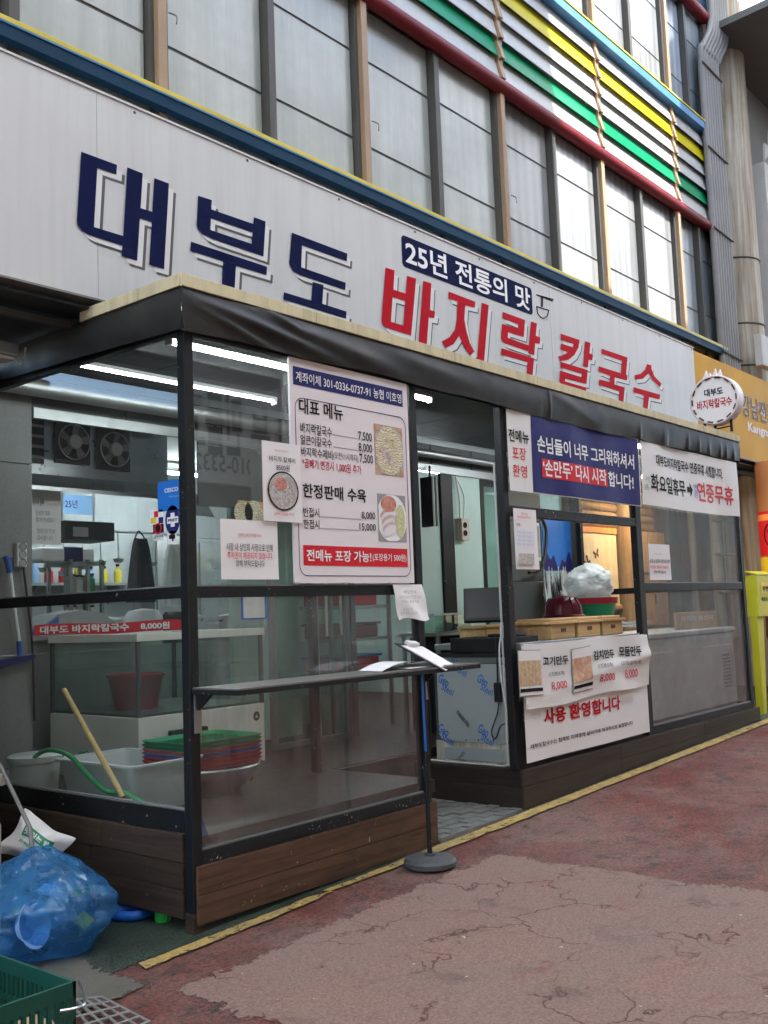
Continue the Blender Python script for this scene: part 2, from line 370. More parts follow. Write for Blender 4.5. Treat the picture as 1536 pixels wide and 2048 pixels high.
def line_mat():
    m, t, b, o = newmat('line_yellow'); v = world(t)
    c = ramp(t, nz(t, 30, 5, .7, v), [(.3, (.3, .2, .065)), (.6, (.5, .345, .1)), (.8, (.42, .35, .2))])
    c = mixc(t, ramp(t, nz(t, 6, 5, .7, v), [(.45, (0, 0, 0)), (.7, (.85,)*3)]), c, (.2, .155, .085))
    t.links.new(c, b.inputs['Base Color']); b.inputs['Roughness'].default_value = .6
    tr = N(t, 'ShaderNodeBsdfTransparent'); mx = N(t, 'ShaderNodeMixShader')
    f = ramp(t, nz(t, 16, 6, .75, v), [(.54, (0, 0, 0)), (.63, (1, 1, 1))])
    f2 = ramp(t, nz(t, 1.3, 3, .6, v), [(.36, (0, 0, 0)), (.55, (1, 1, 1))])
    mu = N(t, 'ShaderNodeMath', operation='MULTIPLY'); t.links.new(f, mu.inputs[0]); t.links.new(f2, mu.inputs[1])
    t.links.new(mu.outputs[0], mx.inputs[0]); t.links.new(b.outputs[0], mx.inputs[1]); t.links.new(tr.outputs[0], mx.inputs[2])
    ragged(t, mx.outputs[0], o, (('Y', 1, -.178), ('Y', -1, -.045)), .02, .07); t.links.new(bump(t, nz(t, 120, 3, .7, v), .5, .006), b.inputs['Normal'])
ground_mat(); patch_mat(); green_mat(); line_mat()
m_c = mat('concrete', (.12, .11, .088), .6, var=.35, vscale=6, dirt=.85, dcol=(.03, .036, .028), bmp=.4, bscale=90)
ragged(m_c.node_tree, m_c.node_tree.nodes['Principled BSDF'].outputs[0], m_c.node_tree.nodes['Material Output'], (('X', -1, -.5), ('Y', 1, -.33)), .3, .12)
mat('paver', (.16, .165, .155), .6, var=.3, vscale=9, dirt=.6, bmp=.3, bscale=80)
mat('mortar', (.03, .03, .028), .9)
mat('black_metal', (.0075, .008, .009), .5, var=.25, bmp=.04, chips=.2, spec=.3)
mat('black_worn', (.011, .012, .013), .55, var=.3, chips=1.6)
mat('black_plastic', (.012, .012, .013), .4)
mat('vinyl', (.017, .017, .0165), .46, var=.2, vscale=4, dirt=.35, dcol=(.07, .065, .06), bmp=.05, bscale=300)
mat('vinyl_grey', (.065, .065, .065), .5, var=.2, vscale=5, dirt=.4, dcol=(.12, .12, .115))
mat('cream', (.62, .55, .35), .6, var=.12, dirt=.55, dcol=(.2, .16, .07), streak=True, bmp=.1)
woodmat('deck_x', (.05, .028, .018), (.15, .084, .053), 'x', .55, .45, .8)
woodmat('deck_y_shaded', (.028, .019, .013), (.075, .048, .033), 'y', .6, .55, .2)  # side skirting: the shade on the left side is put into this darker wood
woodmat('dark_deck_x', (.03, .021, .016), (.07, .052, .042), 'x', .5, .35)
woodmat('dark_deck_y', (.022, .017, .014), (.05, .04, .034), 'y', .5, .3)
woodmat('pine', (.45, .28, .12), (.66, .45, .22), 'x', .5, .0)
woodmat('stick', (.5, .33, .13), (.68, .5, .25), 'z', .5, .15)
woodmat('log', (.28, .17, .09), (.45, .3, .17), 'x', .6, .15)
woodmat('logz', (.3, .19, .1), (.5, .34, .2), 'z', .6, .1)
woodmat('locker', (.42, .25, .14), (.56, .36, .22), 'z', .45, .0)
glassmat('glass_side', dust=.035, ior=1.65); glassmat('glass_tank', tint=(.86, .93, .9), dust=.06, dcol=(.6, .66, .63))
glassmat('glass_front', dust=.03, dcol=(.5, .46, .44), ior=1.8)
glassmat('glass_low', dust=.15, dcol=(.52, .5, .48), ior=1.75)
glassmat('glass_shop', tint=(.72, .84, .79), dust=.1, dcol=(.5, .58, .54))
glassmat('water', tint=(.86, .92, .9), dust=.04, dscale=(3, 3, 3), ior=1.33)
mat('letter_edge', (.66, .66, .65), .5, var=.03)
mat('sign_white', (.56, .565, .56), .42, var=.07, vscale=1.3, dirt=.28, dcol=(.34, .335, .32), streak=True)
mat('letter_navy', (.009, .013, .055), .55, var=.15, dirt=.1, dcol=(.03, .03, .05), streak=True, spec=.02)
mat('letter_red', (.45, .008, .02), .6, var=.12, spec=.05)
mat('letter_grey', (.1, .095, .09), .5)
mat('print_white', (.8, .8, .8), .5, var=.02)
mat('paper_pink', (.74, .68, .69), .45, var=.02)
mat('paper', (.76, .73, .72), .6, var=.04)
mat('banner_white', (.74, .72, .7), .5, var=.04, vscale=3, dirt=.12, dcol=(.5, .47, .44))
mat('banner_navy', (.022, .022, .125), .5, var=.1, spec=.15)
mat('print_red', (.6, .02, .032), .5, var=.05, spec=.15)
mat('print_black', (.012, .012, .013), .6, spec=.1)
mat('print_grey', (.3, .3, .3), .5)
mat('print_pale', (.62, .55, .54), .5)
mat('print_orange', (.75, .33, .1), .45)
mat('print_blue', (.02, .16, .55), .4)
mat('print_skyblue', (.25, .45, .75), .4)
mat('print_green', (.02, .25, .12), .4)
mat('print_yellow', (.75, .6, .05), .45)
mat('steel', (.55, .56, .56), .3, metal=1, var=.12, dirt=.15, bmp=.02)
mat('steel_film', (.5, .55, .56), .32, metal=.55, var=.06, dirt=.1)
mat('steel_dull', (.35, .36, .36), .45, metal=.9, var=.2, dirt=.3)
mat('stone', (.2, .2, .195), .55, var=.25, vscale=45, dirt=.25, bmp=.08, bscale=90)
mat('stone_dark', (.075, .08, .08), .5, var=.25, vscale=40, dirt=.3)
mat('eave_grey', (.09, .095, .095), .6, var=.15)
mat('soffit', (.04, .042, .044), .55, var=.2, dirt=.3)
mat('ceiling_white', (.62, .64, .63), .7, dirt=.25, dcol=(.3, .28, .22))
mat('kitchen_wall', (.5, .54, .55), .6, dirt=.3, dcol=(.2, .2, .18))
mat('wall_grey', (.22, .22, .215), .7, var=.12, dirt=.3)
mat('mint', (.45, .58, .53), .4, var=.05, dirt=.25, dcol=(.2, .22, .2))
mat('shop_floor', (.03, .02, .017), .4, var=.35, dirt=.5)
mat('post_tan', (.33, .23, .15), .5, var=.15, dirt=.35, dcol=(.13, .1, .07), streak=True)
mat('mullion', (.075, .075, .072), .5, var=.15, dirt=.3)
mat('mullion_light', (.2, .195, .18), .5, var=.15, dirt=.3)
mat('beam_blue', (.006, .036, .075), .55, spec=.12, var=.2, dirt=.3, dcol=(.015, .03, .045))
mat('beam_blue_light', (.06, .2, .38), .4, var=.15, dirt=.3, dcol=(.25, .3, .3))
mat('beam_yellow', (.6, .47, .05), .5, var=.15, dirt=.4, dcol=(.1, .12, .04))
mat('beam_red', (.15, .008, .016), .45, spec=.25, var=.2, dirt=.3, dcol=(.05, .01, .012))
def winmat(name, c0, c1, fold, trans=.25):
    m, t, b, o = newmat(name)
    wv = N(t, 'ShaderNodeTexWave'); wv.inputs['Scale'].default_value = 1.0; wv.inputs['Distortion'].default_value = 3.5; wv.inputs['Detail'].default_value = 3; wv.inputs['Detail Scale'].default_value = .6
    t.links.new(world(t, (2.2, 2.2, .05)), wv.inputs[0])
    v = nz(t, 1.0, 5, .65, world(t, (7, 7, .5)))
    c = ramp(t, v, [(.3, c0), (.7, c1)])
    c = mixc(t, fold, c, ramp(t, wv.outputs['Fac'], [(0, tuple(x*.55 for x in c0)), (1, c1)]))
    dr = ramp(t, nz(t, 1.0, 5, .6, world(t, (1.2, 1.2, 1.6))), [(.35, (0, 0, 0)), (.7, (.6,)*3)])
    c = mixc(t, dr, c, (.21, .225, .22))
    oi = N(t, 'ShaderNodeObjectInfo'); c = mixc(t, 1.0, c, mixc(t, oi.outputs['Random'], (.84, .85, .86), (1.1, 1.1, 1.08)), 'MULTIPLY')
    t.links.new(c, b.inputs['Base Color']); b.inputs['Roughness'].default_value = .2
    b.inputs['Specular IOR Level'].default_value = .6
    rb = N(t, 'ShaderNodeTexWave', bands_direction='Z'); rb.inputs['Scale'].default_value = 16
    t.links.new(world(t), rb.inputs[0]); t.links.new(bump(t, rb.outputs['Fac'], .025, .004), b.inputs['Normal'])
winmat('pane_frosted', (.27, .305, .295), (.39, .42, .41), .03)
winmat('pane_curtain', (.19, .2, .21), (.29, .3, .305), .38)
winmat('pane_blue', (.24, .29, .35), (.33, .385, .45), .4)
for nme, c in (('slat_white', (.56, .58, .58)), ('slat_green', (.0, .3, .13)), ('slat_yellow', (.62, .55, .015))):
    mat(nme, c, .35, var=.07, vscale=3, dirt=.12, dcol=tuple(x*.6 for x in c), trans=.3)
mat('column_cream', (.5, .48, .41), .55, var=.1, dlo=.34, dirt=.9, dcol=(.16, .1, .045), streak=True, bmp=.1)
mat('column_orange', (.36, .17, .075), .5, var=.1, dirt=.2)
mat('conduit', (.2, .2, .2), .5, var=.12, dirt=.3)
mat('duct', (.5, .5, .48), .5, dirt=.35, dcol=(.25, .24, .2), streak=True)
mat('sign_yellow', (.55, .29, .018), .5, var=.2, vscale=1.6, dirt=.18, dcol=(.3, .15, .06), spec=.1, streak=True)
mat('letter_brown', (.1, .045, .02), .5)
mat('box_yellow', (.58, .56, .03), .4, var=.06, dirt=.1)
mat('plastic_white', (.66, .68, .67), .35, var=.05, trans=.2, dirt=.2, dcol=(.4, .4, .36))
mat('plastic_green', (.01, .23, .09), .4, var=.15)
mat('plastic_red', (.42, .02, .035), .4, var=.15)
mat('plastic_blue', (.05, .07, .4), .4, var=.15)
mat('plastic_maroon', (.1, .008, .018), .35, var=.1)
mat('crate_green', (.008, .07, .048), .45, var=.2, dirt=.3, dcol=(.05, .07, .05), bmp=.1)
mat('hose_green', (.05, .36, .13), .35, trans=.2)
mat('hose_blue', (.015, .1, .38), .4)
mat('rag_blue', (.04, .14, .42), .7)
mat('net_green', (.04, .5, .07), .5)
mat('cabinet_white', (.68, .66, .6), .45, dirt=.15)
mat('white_goods', (.5, .5, .5), .35, var=.03, dirt=.15)
mat('tank_dark', (.05, .055, .055), .5)
mat('appliance', (.012, .012, .013), .55, spec=.3)
mat('cardboard', (.5, .37, .22), .75, bmp=.1)
mat('beige', (.48, .43, .36), .6, dirt=.3)
mat('wall_cream', (.78, .66, .45), .6)
mat('grey_cloth', (.3, .32, .32), .8)
mat('skin', (.5, .3, .22), .5)
mat('cloth_dark', (.035, .04, .05), .85, var=.3, vscale=14)
mat('cable_white', (.7, .7, .68), .4); mat('trim_white', (.42, .42, .41), .5, dirt=.4)
mat('asphalt_base', (.09, .085, .08), .8)
mat('roof_sheet', (.94, .922, .885), .5, trans=.85, dirt=.1, dcol=(.62, .58, .52))
mat('facade_brown', (.2, .15, .125), .6, var=.25, dirt=.3)
mat('facade_dark', (.16, .16, .16), .6, var=.25)
mat('led_housing', (.5, .5, .5), .4)
emit('led', (.9, .97, 1.0), 17.0); emit('led_kitchen', (.88, .96, 1.0), 30.0)
emit('warm_bulb', (1.0, .68, .38), 32.0)
emit('shop_glow', (1.0, .8, .55), 1.3)

# ================================================================== ground and markings
mb = MB(); xs = [-60, -8, 14, 80]
vsx = [(x, y, gz(x)) for x in xs for y in (-60, 60)]
mb.add(vsx, [(2*i, 2*i+2, 2*i+3, 2*i+1) for i in range(3)])
tag(mb.build('ground', 'road_red', origin=(0, 0, 0)), kind='structure')
def sheet(name, m, pts, h, jit=0.0, step=.05):
    out = []
    for i, a in enumerate(pts):
        b = pts[(i+1) % len(pts)]; L = math.dist(a, b); n = max(1, int(L/step)) if jit else 1
        for k in range(n):
            x = a[0]+(b[0]-a[0])*k/n; y = a[1]+(b[1]-a[1])*k/n
            if jit:
                q = noise.noise_vector(Vector((x*9, y*9, h*50)))+.6*noise.noise_vector(Vector((x*33, y*33, 2)))
                x += q.x*jit; y += q.y*jit
            out.append((x, y, gz(x)+h))
    return tag(MB().poly(out).build(name, m, origin=(0, 0, 0)), kind='structure')
sheet('paving_patch', 'road_patch', [(2.2, -.2), (2.3, -6), (-7.5, -6), (-7.5, -.2)], .004)
sheet('green_verge', 'road_green', [(-1.2, -.2), (13, -.2), (13, 2.3), (-1.2, 2.3)], .005)
sheet('concrete_apron', 'concrete', [(-7.5, -.6), (-.2, -.6), (-.2, 2.3), (-7.5, 2.3)], .009)
sheet('yellow_line', 'line_yellow', [(-.42, -.185), (-.3, -.172), (.70, -.15), (.79, -.12), (.70, -.085), (-.3, -.085), (-.38, -.08)], .012, .016)
sheet('yellow_line', 'line_yellow', [(.84, -.145), (.78, -.11), (2.2, -.16), (13.9, -.165), (13.9, -.03), (2.2, -.045), (.82, -.075)], .012, .013)
# doorway pavers
base = MB().quad((1.93, -.02, gz(1.93)+.008), (2.93, -.02, gz(2.93)+.008), (2.93, 1.0, gz(2.93)+.008), (1.93, 1.0, gz(1.93)+.008)).build('doorway_paving', 'mortar', origin=(2.4, .4, gz(2.4)))
tag(base, kind='structure')
pv = None; row = 0; y = 0.0
while y < .95:
    x = 1.94 - (.09 if row % 2 else 0)
    while x < 2.9:
        xa, xb = max(x, 1.94), min(x+.178, 2.925)
        if xb-xa > .03:
            dz = random.uniform(-.003, .003)
            M = MB().box(xa, xb, y, y+.085, gz(x)+.0, gz(x)+.022+dz)
            M.build('paver', 'paver', base, bev=.004)
        x += .186
    y += .093; row += 1
box('threshold_strip', 'steel_dull', base, 1.93, 2.93, -.035, -.02, gz(2.3)-.02, gz(2.9)+.012)

# ================================================================== arcade roof and the row across the street (unseen, bay and wall height shaped for the sunlight; mirrored in the glass)
RZ = 10.2
def roof_y(z): return 1.0-(RZ-z)/math.tan(SUN_EL)
XA, XB, YA, YB = 5.62, 8.72, roof_y(4.8), .6  # open bay shaped to throw the sun strip onto the upper windows
roof = thing('unseen_roof', (5, -3, RZ), 'unseen translucent sheet roof over the market street, one bay left open for the sun', 'roof')
def roofpanel(x0, x1, y0, y1): box('roof_panel', 'roof_sheet', roof, x0, x1, y0, y1, RZ, RZ+.004)
x = -16.0
while x < 30:
    x1 = x+1.55
    if x1 <= XA+.01 or x >= XB-.01: roofpanel(x, x1, -9.2, 1.6)
    else: roofpanel(x, x1, -9.2, YA); roofpanel(x, x1, YB, 1.6)
    nx = x1
    if x < XA < nx and XA-x > .02: pass
    x = nx
    if x < XA < x+1.55 - .01: x2 = XA; roofpanel(x, x2, -9.2, 1.6); x = x2
for x in (-12, -4, 3.5, 12, 20): box('roof_rib', 'steel_dull', roof, x-.06, x+.06, -9.2, 1.6, RZ-.25, RZ-.002)
OY = -7.0
opp = thing('facing_shop_row', (4, OY-1, gz(4)), 'dark shop row across the street with a pale fishmonger signboard', 'building')
box('wall', 'facade_brown', opp, -16, 30, OY-.8, OY-.3, -.4, 3.0)
box('upper_wall', 'facade_dark', opp, -16, 30, OY-.8, OY-.35, 3.0, 10.15)
for i in range(11):
    x = -13+i*3.4
    box('shutter', 'wall_grey' if i % 3 else 'facade_dark', opp, x, x+2.6, OY-.29, OY-.26, gz(x)+.05, 2.5)
a, b_ = PY(-OY, 380, 745), PY(-OY, 620, 980)
box('signboard', 'sign_white', opp, a.x-1.2, b_.x+3.5, OY-.28, OY-.1, 3.45, 4.95)
def opptext(s, m, u0, v0, u1, v1, bold=.02):   # placed where the pane mirrors it
    p, q = PY(-OY, u0, v0), PY(-OY, u1, v1)
    return text(opp, s, m, (q.x, OY-.09, p.z), (-1, 0, 0), (0, 0, 1), q.x-p.x, q.z-p.z, bold)
opptext('민물고', 'print_black', 385, 900, 495, 790, .03)
opptext('그 부', 'print_black', 515, 905, 600, 835, .03)
opptext('0487. 010-5332-', 'print_black', 392, 935, 590, 925, .01)
box('lower_signboard', 'print_grey', opp, 4.6, 8.6, OY-.25, OY-.12, 1.9, 2.9)
q = opptext('철학', 'print_yellow', 403, 1140, 438, 1102, .03)
for x in (-6, 1.2, 16): box('lit_window', 'shop_glow', opp, x, x+1.6, OY-.255, OY-.235, .9, 2.2)

# ================================================================== market building: upper storeys
bld = thing('market_building', (3, 1.4, gz(3)), 'grey market building with frosted windows, coloured louvres and painted beams above the shop', 'building')
YW = 1.0
posts = [-1.37, .63, 2.62, 4.62, 6.61, 8.61, 10.0]
box('wall', 'wall_grey', bld, -6, 14, 1.13, 1.5, 3.3, 10.6)
def PZy(Y, u, v): return PY(Y, u, v).z
for i, x in enumerate(posts):
    box('post', 'post_tan', bld, x-.035, x+.035, .92, 1.06, 3.4, 10.4, bev=.004)
    if i < 6:
        xm = (x+posts[i+1])/2
        for z0, z1 in ((4.4, 6.40), (7.8, 9.45)):
            box('mullion', 'mullion', bld, xm-.033, xm+.033, .955, 1.07, z0, z1, bev=.003)
            box('mullion', 'mullion', bld, x+.035, x+.075, .965, 1.07, z0, z1)
            box('mullion', 'mullion', bld, posts[i+1]-.07, posts[i+1]-.035, .965, 1.07, z0, z1)
def band(z0, z1, b1, b2, mats):
    for i in range(6):
        x0, x2 = posts[i], posts[i+1]; xm = (x0+x2)/2
        for k, (a, b) in enumerate(((x0+.075, xm-.033), (xm+.033, x2-.07))):
            yo = 1.012 if k else 1.03
            wn = box('window', 'mullion', bld, a, b, yo+.01, yo+.04, z0, z1)
            mt = mats(i, k)
            for q0, q1 in ((z0+.03, b1-.012), (b1+.012, b2-.012), (b2+.012, z1-.03)):
                box('pane', mt, wn, a+.012, b-.012, yo+.002, yo+.009, q0, q1)
            box('sill', 'mullion_light', wn, a, b, yo-.02, yo+.01, z0-.035, z0+.005)
zb1, zb2 = PZy(1.0, 993, 418), PZy(1.0, 988, 270)
band(4.83, 6.40, zb1, zb2, lambda i, k: 'pane_frosted' if i*2+k < 6 else ('pane_blue' if i*2+k > 9 else 'pane_curtain'))
band(7.86, 9.42, 8.3, 9.0, lambda i, k: 'pane_blue' if i*2+k > 9 else 'pane_curtain')
box('wall_strip', 'wall_grey', bld, -6, 10.5, 1.0, 1.12, 3.35, 4.62)
box('sill_strip', 'mullion_light', bld, -6, 10.0, .975, 1.12, 4.66, 4.79)
# blue beam with yellow lip
bm_ = MB().prism([(-6, .84, 4.658), (-6, .9, 4.652), (-6, .9, 4.745), (-6, .84, 4.745)], (15.7, 0, 0)).build('blue_beam', 'beam_blue', bld)
box('yellow_lip', 'beam_yellow', bld, -6, 9.7, .835, .985, 4.747, 4.778, bev=.004)
box('blue_lip', 'beam_blue_light', bld, -6, 9.7, .832, .838, 4.735, 4.746)
for x in [-.9+i*1.45 for i in range(8)]: tube('hanger', 'mullion_light', bld, [(x, .9, 4.61), (x, .9, 4.5)], .006, 6)
MB().tube([(-6, .93, 6.40), (10.0, .93, 6.40)], .07, 12).build('red_beam', 'beam_red', bld, smooth=2)
box('red_beam_flange', 'beam_red', bld, -6, 10.0, .925, 1.0, 6.40, 6.475)
box('upper_blue_beam', 'beam_blue_light', bld, -6, 10.0, .86, .99, 7.70, 7.80, bev=.004)
box('upper_blue_lip', 'beam_yellow', bld, -6, 10.0, .85, .995, 7.803, 7.822)
MB().tube([(-6, .93, 9.48), (10.0, .93, 9.48)], .08, 12).build('red_beam', 'beam_red', bld, smooth=2)
box('fascia', 'beam_blue', bld, -6, 10.0, .9, 1.05, 9.58, 10.1)
for x in posts[1:4]: tube('hook', 'mullion_light', bld, cat([(x+.04, .91, 5.35), (x+.08, .88, 5.33), (x+.07, .87, 5.27)], 4), .006, 5)
# louvres
NS = 6; z0, z1 = 6.48, 7.69; hs = (z1-z0)/NS
scol = ['slat_white', 'slat_green', 'slat_white', 'slat_white', 'slat_yellow', 'slat_white']
for i in range(6):
    a, b = posts[i]+.045, posts[i+1]-.045
    for k in range(NS):
        zz = z0+k*hs
        MB().prism([(a, .915, zz+.004), (a, .92, zz), (a, .975, zz+hs+.03), (a, .97, zz+hs+.034)], (b-a, 0, 0)).build('louvre_slat', scol[k], bld)
for x in posts[:-1]:
    for k in range(NS):
        zz = z0+k*hs
        MB().prism([(x-.03, .885, zz-.005), (x-.03, .925, zz-.005), (x-.03, .925, zz+hs*.8)], (.06, 0, 0)).build('bracket', 'post_tan', bld)
box('louvre_back', 'wall_grey', bld, -6, 10.0, 1.06, 1.12, 6.4, 7.8)
# soffit over the pavement side of the shop
for i in range(16):
    x = -4+i*1.0
    box('soffit_board', 'soffit', bld, x+.004, x+.996, .97, 2.0, 3.195, 3.215)
    box('soffit_board', 'soffit', bld, x+.004, x+.996, .74, .965, 3.225, 3.24)
box('soffit_trim', 'mullion', bld, -4, 12, .94, .98, 3.16, 3.2)

# ================================================================== shop front wall (y = 2)
shop = thing('noodle_shop', (3, 2.1, .3), 'open fronted noodle shop with stone pillars, steel kitchen and glass doors behind the booths', 'shop')
YB_ = 2.0
def tilewall(x0, x1, zs, m='stone'):
    for a, b in zip(zs[:-1], zs[1:]): box('stone_slab', m, shop, x0+.002, x1-.002, YB_, YB_+.12, a+.003, b-.003, bev=.002)
tilewall(-.9, .36, [.0, .62, 1.32, 1.93, 2.55, 3.09])
tilewall(-2.2, -.9, [-.05, .62, 1.32, 1.93, 2.55, 3.09])
tilewall(-4, -2.2, [-.1, .62, 1.32, 1.93, 2.55, 3.09])
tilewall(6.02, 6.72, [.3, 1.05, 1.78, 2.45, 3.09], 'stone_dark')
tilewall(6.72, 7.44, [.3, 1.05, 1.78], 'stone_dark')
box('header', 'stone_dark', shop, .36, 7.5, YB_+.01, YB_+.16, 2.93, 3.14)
box('header_trim', 'steel_dull', shop, .36, 7.5, YB_-.02, YB_+.008, 2.86, 2.93)
for x in (1.1, 2.0, 2.9, 3.8, 4.7, 5.4): box('header_joint', 'soffit', shop, x-.006, x+.006, YB_+.0, YB_+.012, 2.94, 3.13)
for x_ in (1.75, 2.65, 3.55): box('dark_backing_panel', 'stone_dark', shop, x_, x_+.896, YB_-.0, YB_+.012, 2.36, 2.855)  # dark panels added so the mirrored sign shows in the front glass
tube('pipe', 'steel_dull', shop, [(-.3, 1.82, 3.02), (2.6, 1.82, 3.02), (2.75, 1.8, 3.1)], .06, 12)
tube('pipe', 'steel_dull', shop, [(3.2, 1.85, 3.0), (7.4, 1.85, 3.0)], .035, 10)
box('floor', 'shop_floor', shop, .03, 2.0, .05, 7.5, .36, .44)
box('floor', 'shop_floor', shop, 1.93, 7.45, 1.0, 7.5, .30, .43)
box('step', 'dark_deck_x', shop, 1.9, 2.95, .95, 1.0, .1, .425)
# kitchen shell
box('kitchen_back', 'kitchen_wall', shop, .3, 8, 6.2, 6.3, .43, 3.3)
box('kitchen_side', 'kitchen_wall', shop, .3, .36, 2.12, 6.2, .43, 3.3)
box('kitchen_side', 'mint', shop, 7.44, 7.5, 2.17, 6.2, .43, 3.3)
box('kitchen_ceiling', 'ceiling_white', shop, .3, 8, 2.17, 6.3, 3.24, 3.3)
# glazed partition and doors
def frame(x0, x1, z0, z1, wd=.045, m='steel_dull', y=YB_+.02):
    for a, b, c, d in ((x0, x0+wd, z0, z1), (x1-wd, x1, z0, z1), (x0+wd, x1-wd, z1-wd, z1), (x0+wd, x1-wd, z0, z0+wd)):
        box('door_frame', m, shop, a, b, y, y+.05, c, d)
frame(2.5, 3.0, .44, 2.355); box('glass_panel', 'glass_shop', shop, 2.545, 2.955, YB_+.04, YB_+.048, .485, 2.31)
frame(3.0, 3.44, .44, 2.355); box('glass_panel', 'glass_shop', shop, 3.045, 3.395, YB_+.04, YB_+.048, .485, 2.31)
for x in (3.1, 3.28): tube('door_handle', 'steel', shop, [(x, YB_-.02, 1.32), (x, YB_-.02, 1.78)], .013, 8)
frame(5.56, 6.0, .44, 2.86, .06, 'black_metal'); box('glass_panel', 'glass_shop', shop, 5.62, 5.94, YB_+.04, YB_+.048, .5, 2.8)
box('door_panel', 'mint', shop, 4.42, 4.84, YB_+.03, YB_+.07, .44, 2.86)
box('door_stile', 'black_metal', shop, 4.84, 5.03, YB_+.0, YB_+.06, .44, 2.86)
box('door_panel', 'mint', shop, 5.03, 5.56, YB_+.03, YB_+.07, .44, 2.86)
box('wall_panel', 'mint', shop, 2.6, 3.4, 2.6, 2.65, .44, 2.9)
box('wall_panel', 'mint', shop, 3.44, 4.42, 3.2, 3.25, .44, 2.9)
tilewall(3.44, 3.5, [.44, 2.86], 'stone_dark')

def stand_alone(o, label, c, group=None): return tag(o, label, c, group)
# socket on the mint panel, with its leads
so = thing('wall_socket', (5.17, 2.0, 2.35), 'grey double wall socket with looped leads on the pale green panel', 'socket')
box('box', 'beige', so, 5.1, 5.24, 1.95, 2.03, 2.2, 2.42, bev=.006)
for z in (2.27, 2.35): MB().lathe((0, 0, 0), [(.0, 0), (.03, 0), (.03, .006)], 12).xf(Matrix.Translation((5.15, 1.949, z)) @ Matrix.Rotation(R_(90), 4, 'X')).build('outlet', 'print_black', so)
tube('lead', 'cable_white', so, cat([(5.14, 2.0, 2.42), (5.12, 1.98, 2.6), (5.1, 2.0, 2.84)]), .01, 6)
tube('lead', 'cable_white', so, cat([(5.2, 2.0, 2.42), (5.2, 1.98, 2.65), (5.1, 2.0, 2.85)]), .01, 6)
tv = thing('wall_screen', (4.55, 1.85, 2.2), 'thin black screen on a bracket beside the pale green door', 'screen')
box('panel', 'appliance', tv, 4.46, 4.50, 1.80, 1.97, 2.3, 2.78, bev=.006); box('edge', 'cable_white', tv, 4.452, 4.459, 1.80, 1.82, 2.3, 2.78)
tube('bracket', 'black_metal', tv, [(4.5, 1.88, 2.78), (4.6, 1.95, 2.9)], .012, 6)

# LED tubes
def led(x0, x1, y, z, label, r=.016, em='led'):
    o = thing('tube_light', ((x0+x1)/2, y, z-.03), label, 'light', 'lit white tubes under the canopy and in the kitchen')
    box('housing', 'led_housing', o, x0, x1, y-.025, y+.025, z+.012, z+.035)
    MB().tube([(x0+.02, y, z), (x1-.02, y, z)], r, 10).build('tube', em, o, smooth=True)
    for xx in (x0, x1-.02): box('end_cap', 'cable_white', o, xx, xx+.02, y-.02, y+.02, z-.02, z+.012)
led(.16, 1.35, .33, 3.0, 'bright white tube light just behind the corner of the canopy valance')
led(1.36, 2.5, .33, 3.0, 'bright white tube light ending beside the doorway post')
led(.05, 1.9, 1.3, 3.06, 'long thin white tube light against the soffit above the fish tank', .004)
led(1.4, 2.5, 4.3, 3.12, 'white ceiling tube behind the steel hood in the kitchen', .02, 'led_kitchen')
led(3.2, 4.6, 4.9, 3.12, 'white ceiling tube deep in the kitchen to the right', .02, 'led_kitchen')
led(5.2, 6.6, 3.2, 3.12, 'white ceiling tube behind the pale green door panels', .02, 'led_kitchen')

led(5.2, 6.8, .45, 3.05, 'added white tube light, unseen behind the blue banner, to brighten the serving counter', .02, 'led_kitchen')  # added lamp, out of sight, brightens the white bag inside the hatch
# extraction hood with fans
hd = thing('kitchen_hood', (1.9, 3.1, 2.6), 'stainless steel kitchen hood carrying two black square fans', 'hood')
HY = 3.0
box('hood_face', 'steel', hd, .4, 2.25, HY, HY+.06, 2.6, 3.2)
MB().prism([(.4, HY-.32, 2.52), (.4, HY, 2.66), (.4, HY, 2.60), (.4, HY-.32, 2.49)], (2.0, 0, 0)).build('hood_lip', 'steel', hd)
MB().prism([(2.4, HY-.32, 2.5), (2.85, HY+.1, 2.42), (2.85, HY+.6, 2.5), (2.25, HY+.1, 2.62)], (0, 0, .02)).build('hood_corner', 'steel', hd)
tube('duct', 'steel_dull', hd, [(.4, HY-.1, 3.14), (2.1, HY-.1, 3.14), (2.2, HY-.05, 3.2)], .08, 14)
for px_, py_ in ((145, 880), (227, 895)):
    c = PY(HY-.02, px_, py_)
    fz = MB().box(c.x-.155, c.x+.155, HY-.03, HY, c.z-.19, c.z+.15).build('fan', 'black_plastic', hd)
    def ring(r, n=24): return [(c.x+r*math.cos(2*math.pi*k/n), HY-.05, c.z-.02+r*math.sin(2*math.pi*k/n)) for k in range(n+1)]
    MB().tube(ring(.14), .006, 6, False).build('fan_ring', 'steel', fz, smooth=True)
    MB().tube([(c.x, HY-.03, c.z-.02), (c.x, HY-.07, c.z-.02)], .055, 16).build('fan_hub', 'cable_white', fz, smooth=2)
    for k in range(5):
        an = 2*math.pi*k/5+.3; d = Vector((math.cos(an), 0, math.sin(an))); e = Vector((-math.sin(an), 0, math.cos(an)))
        p = Vector((c.x, HY-.045, c.z-.02))
        MB().quad(p+d*.05-e*.02, p+d*.13-e*.05, p+d*.13+e*.02+Vector((0, -.015, 0)), p+d*.05+e*.02).build('fan_blade', 'print_grey', fz)
c = PY(HY-.02, 74, 880)
gr = MB().box(c.x-.1, c.x+.06, HY-.02, HY-.004, c.z-.18, c.z+.16).build('grille', 'black_plastic', hd)
for k in range(4): box('grille_slat', 'steel_dull', gr, c.x-.1, c.x+.06, HY-.03, HY-.02, c.z-.14+k*.08, c.z-.12+k*.08)

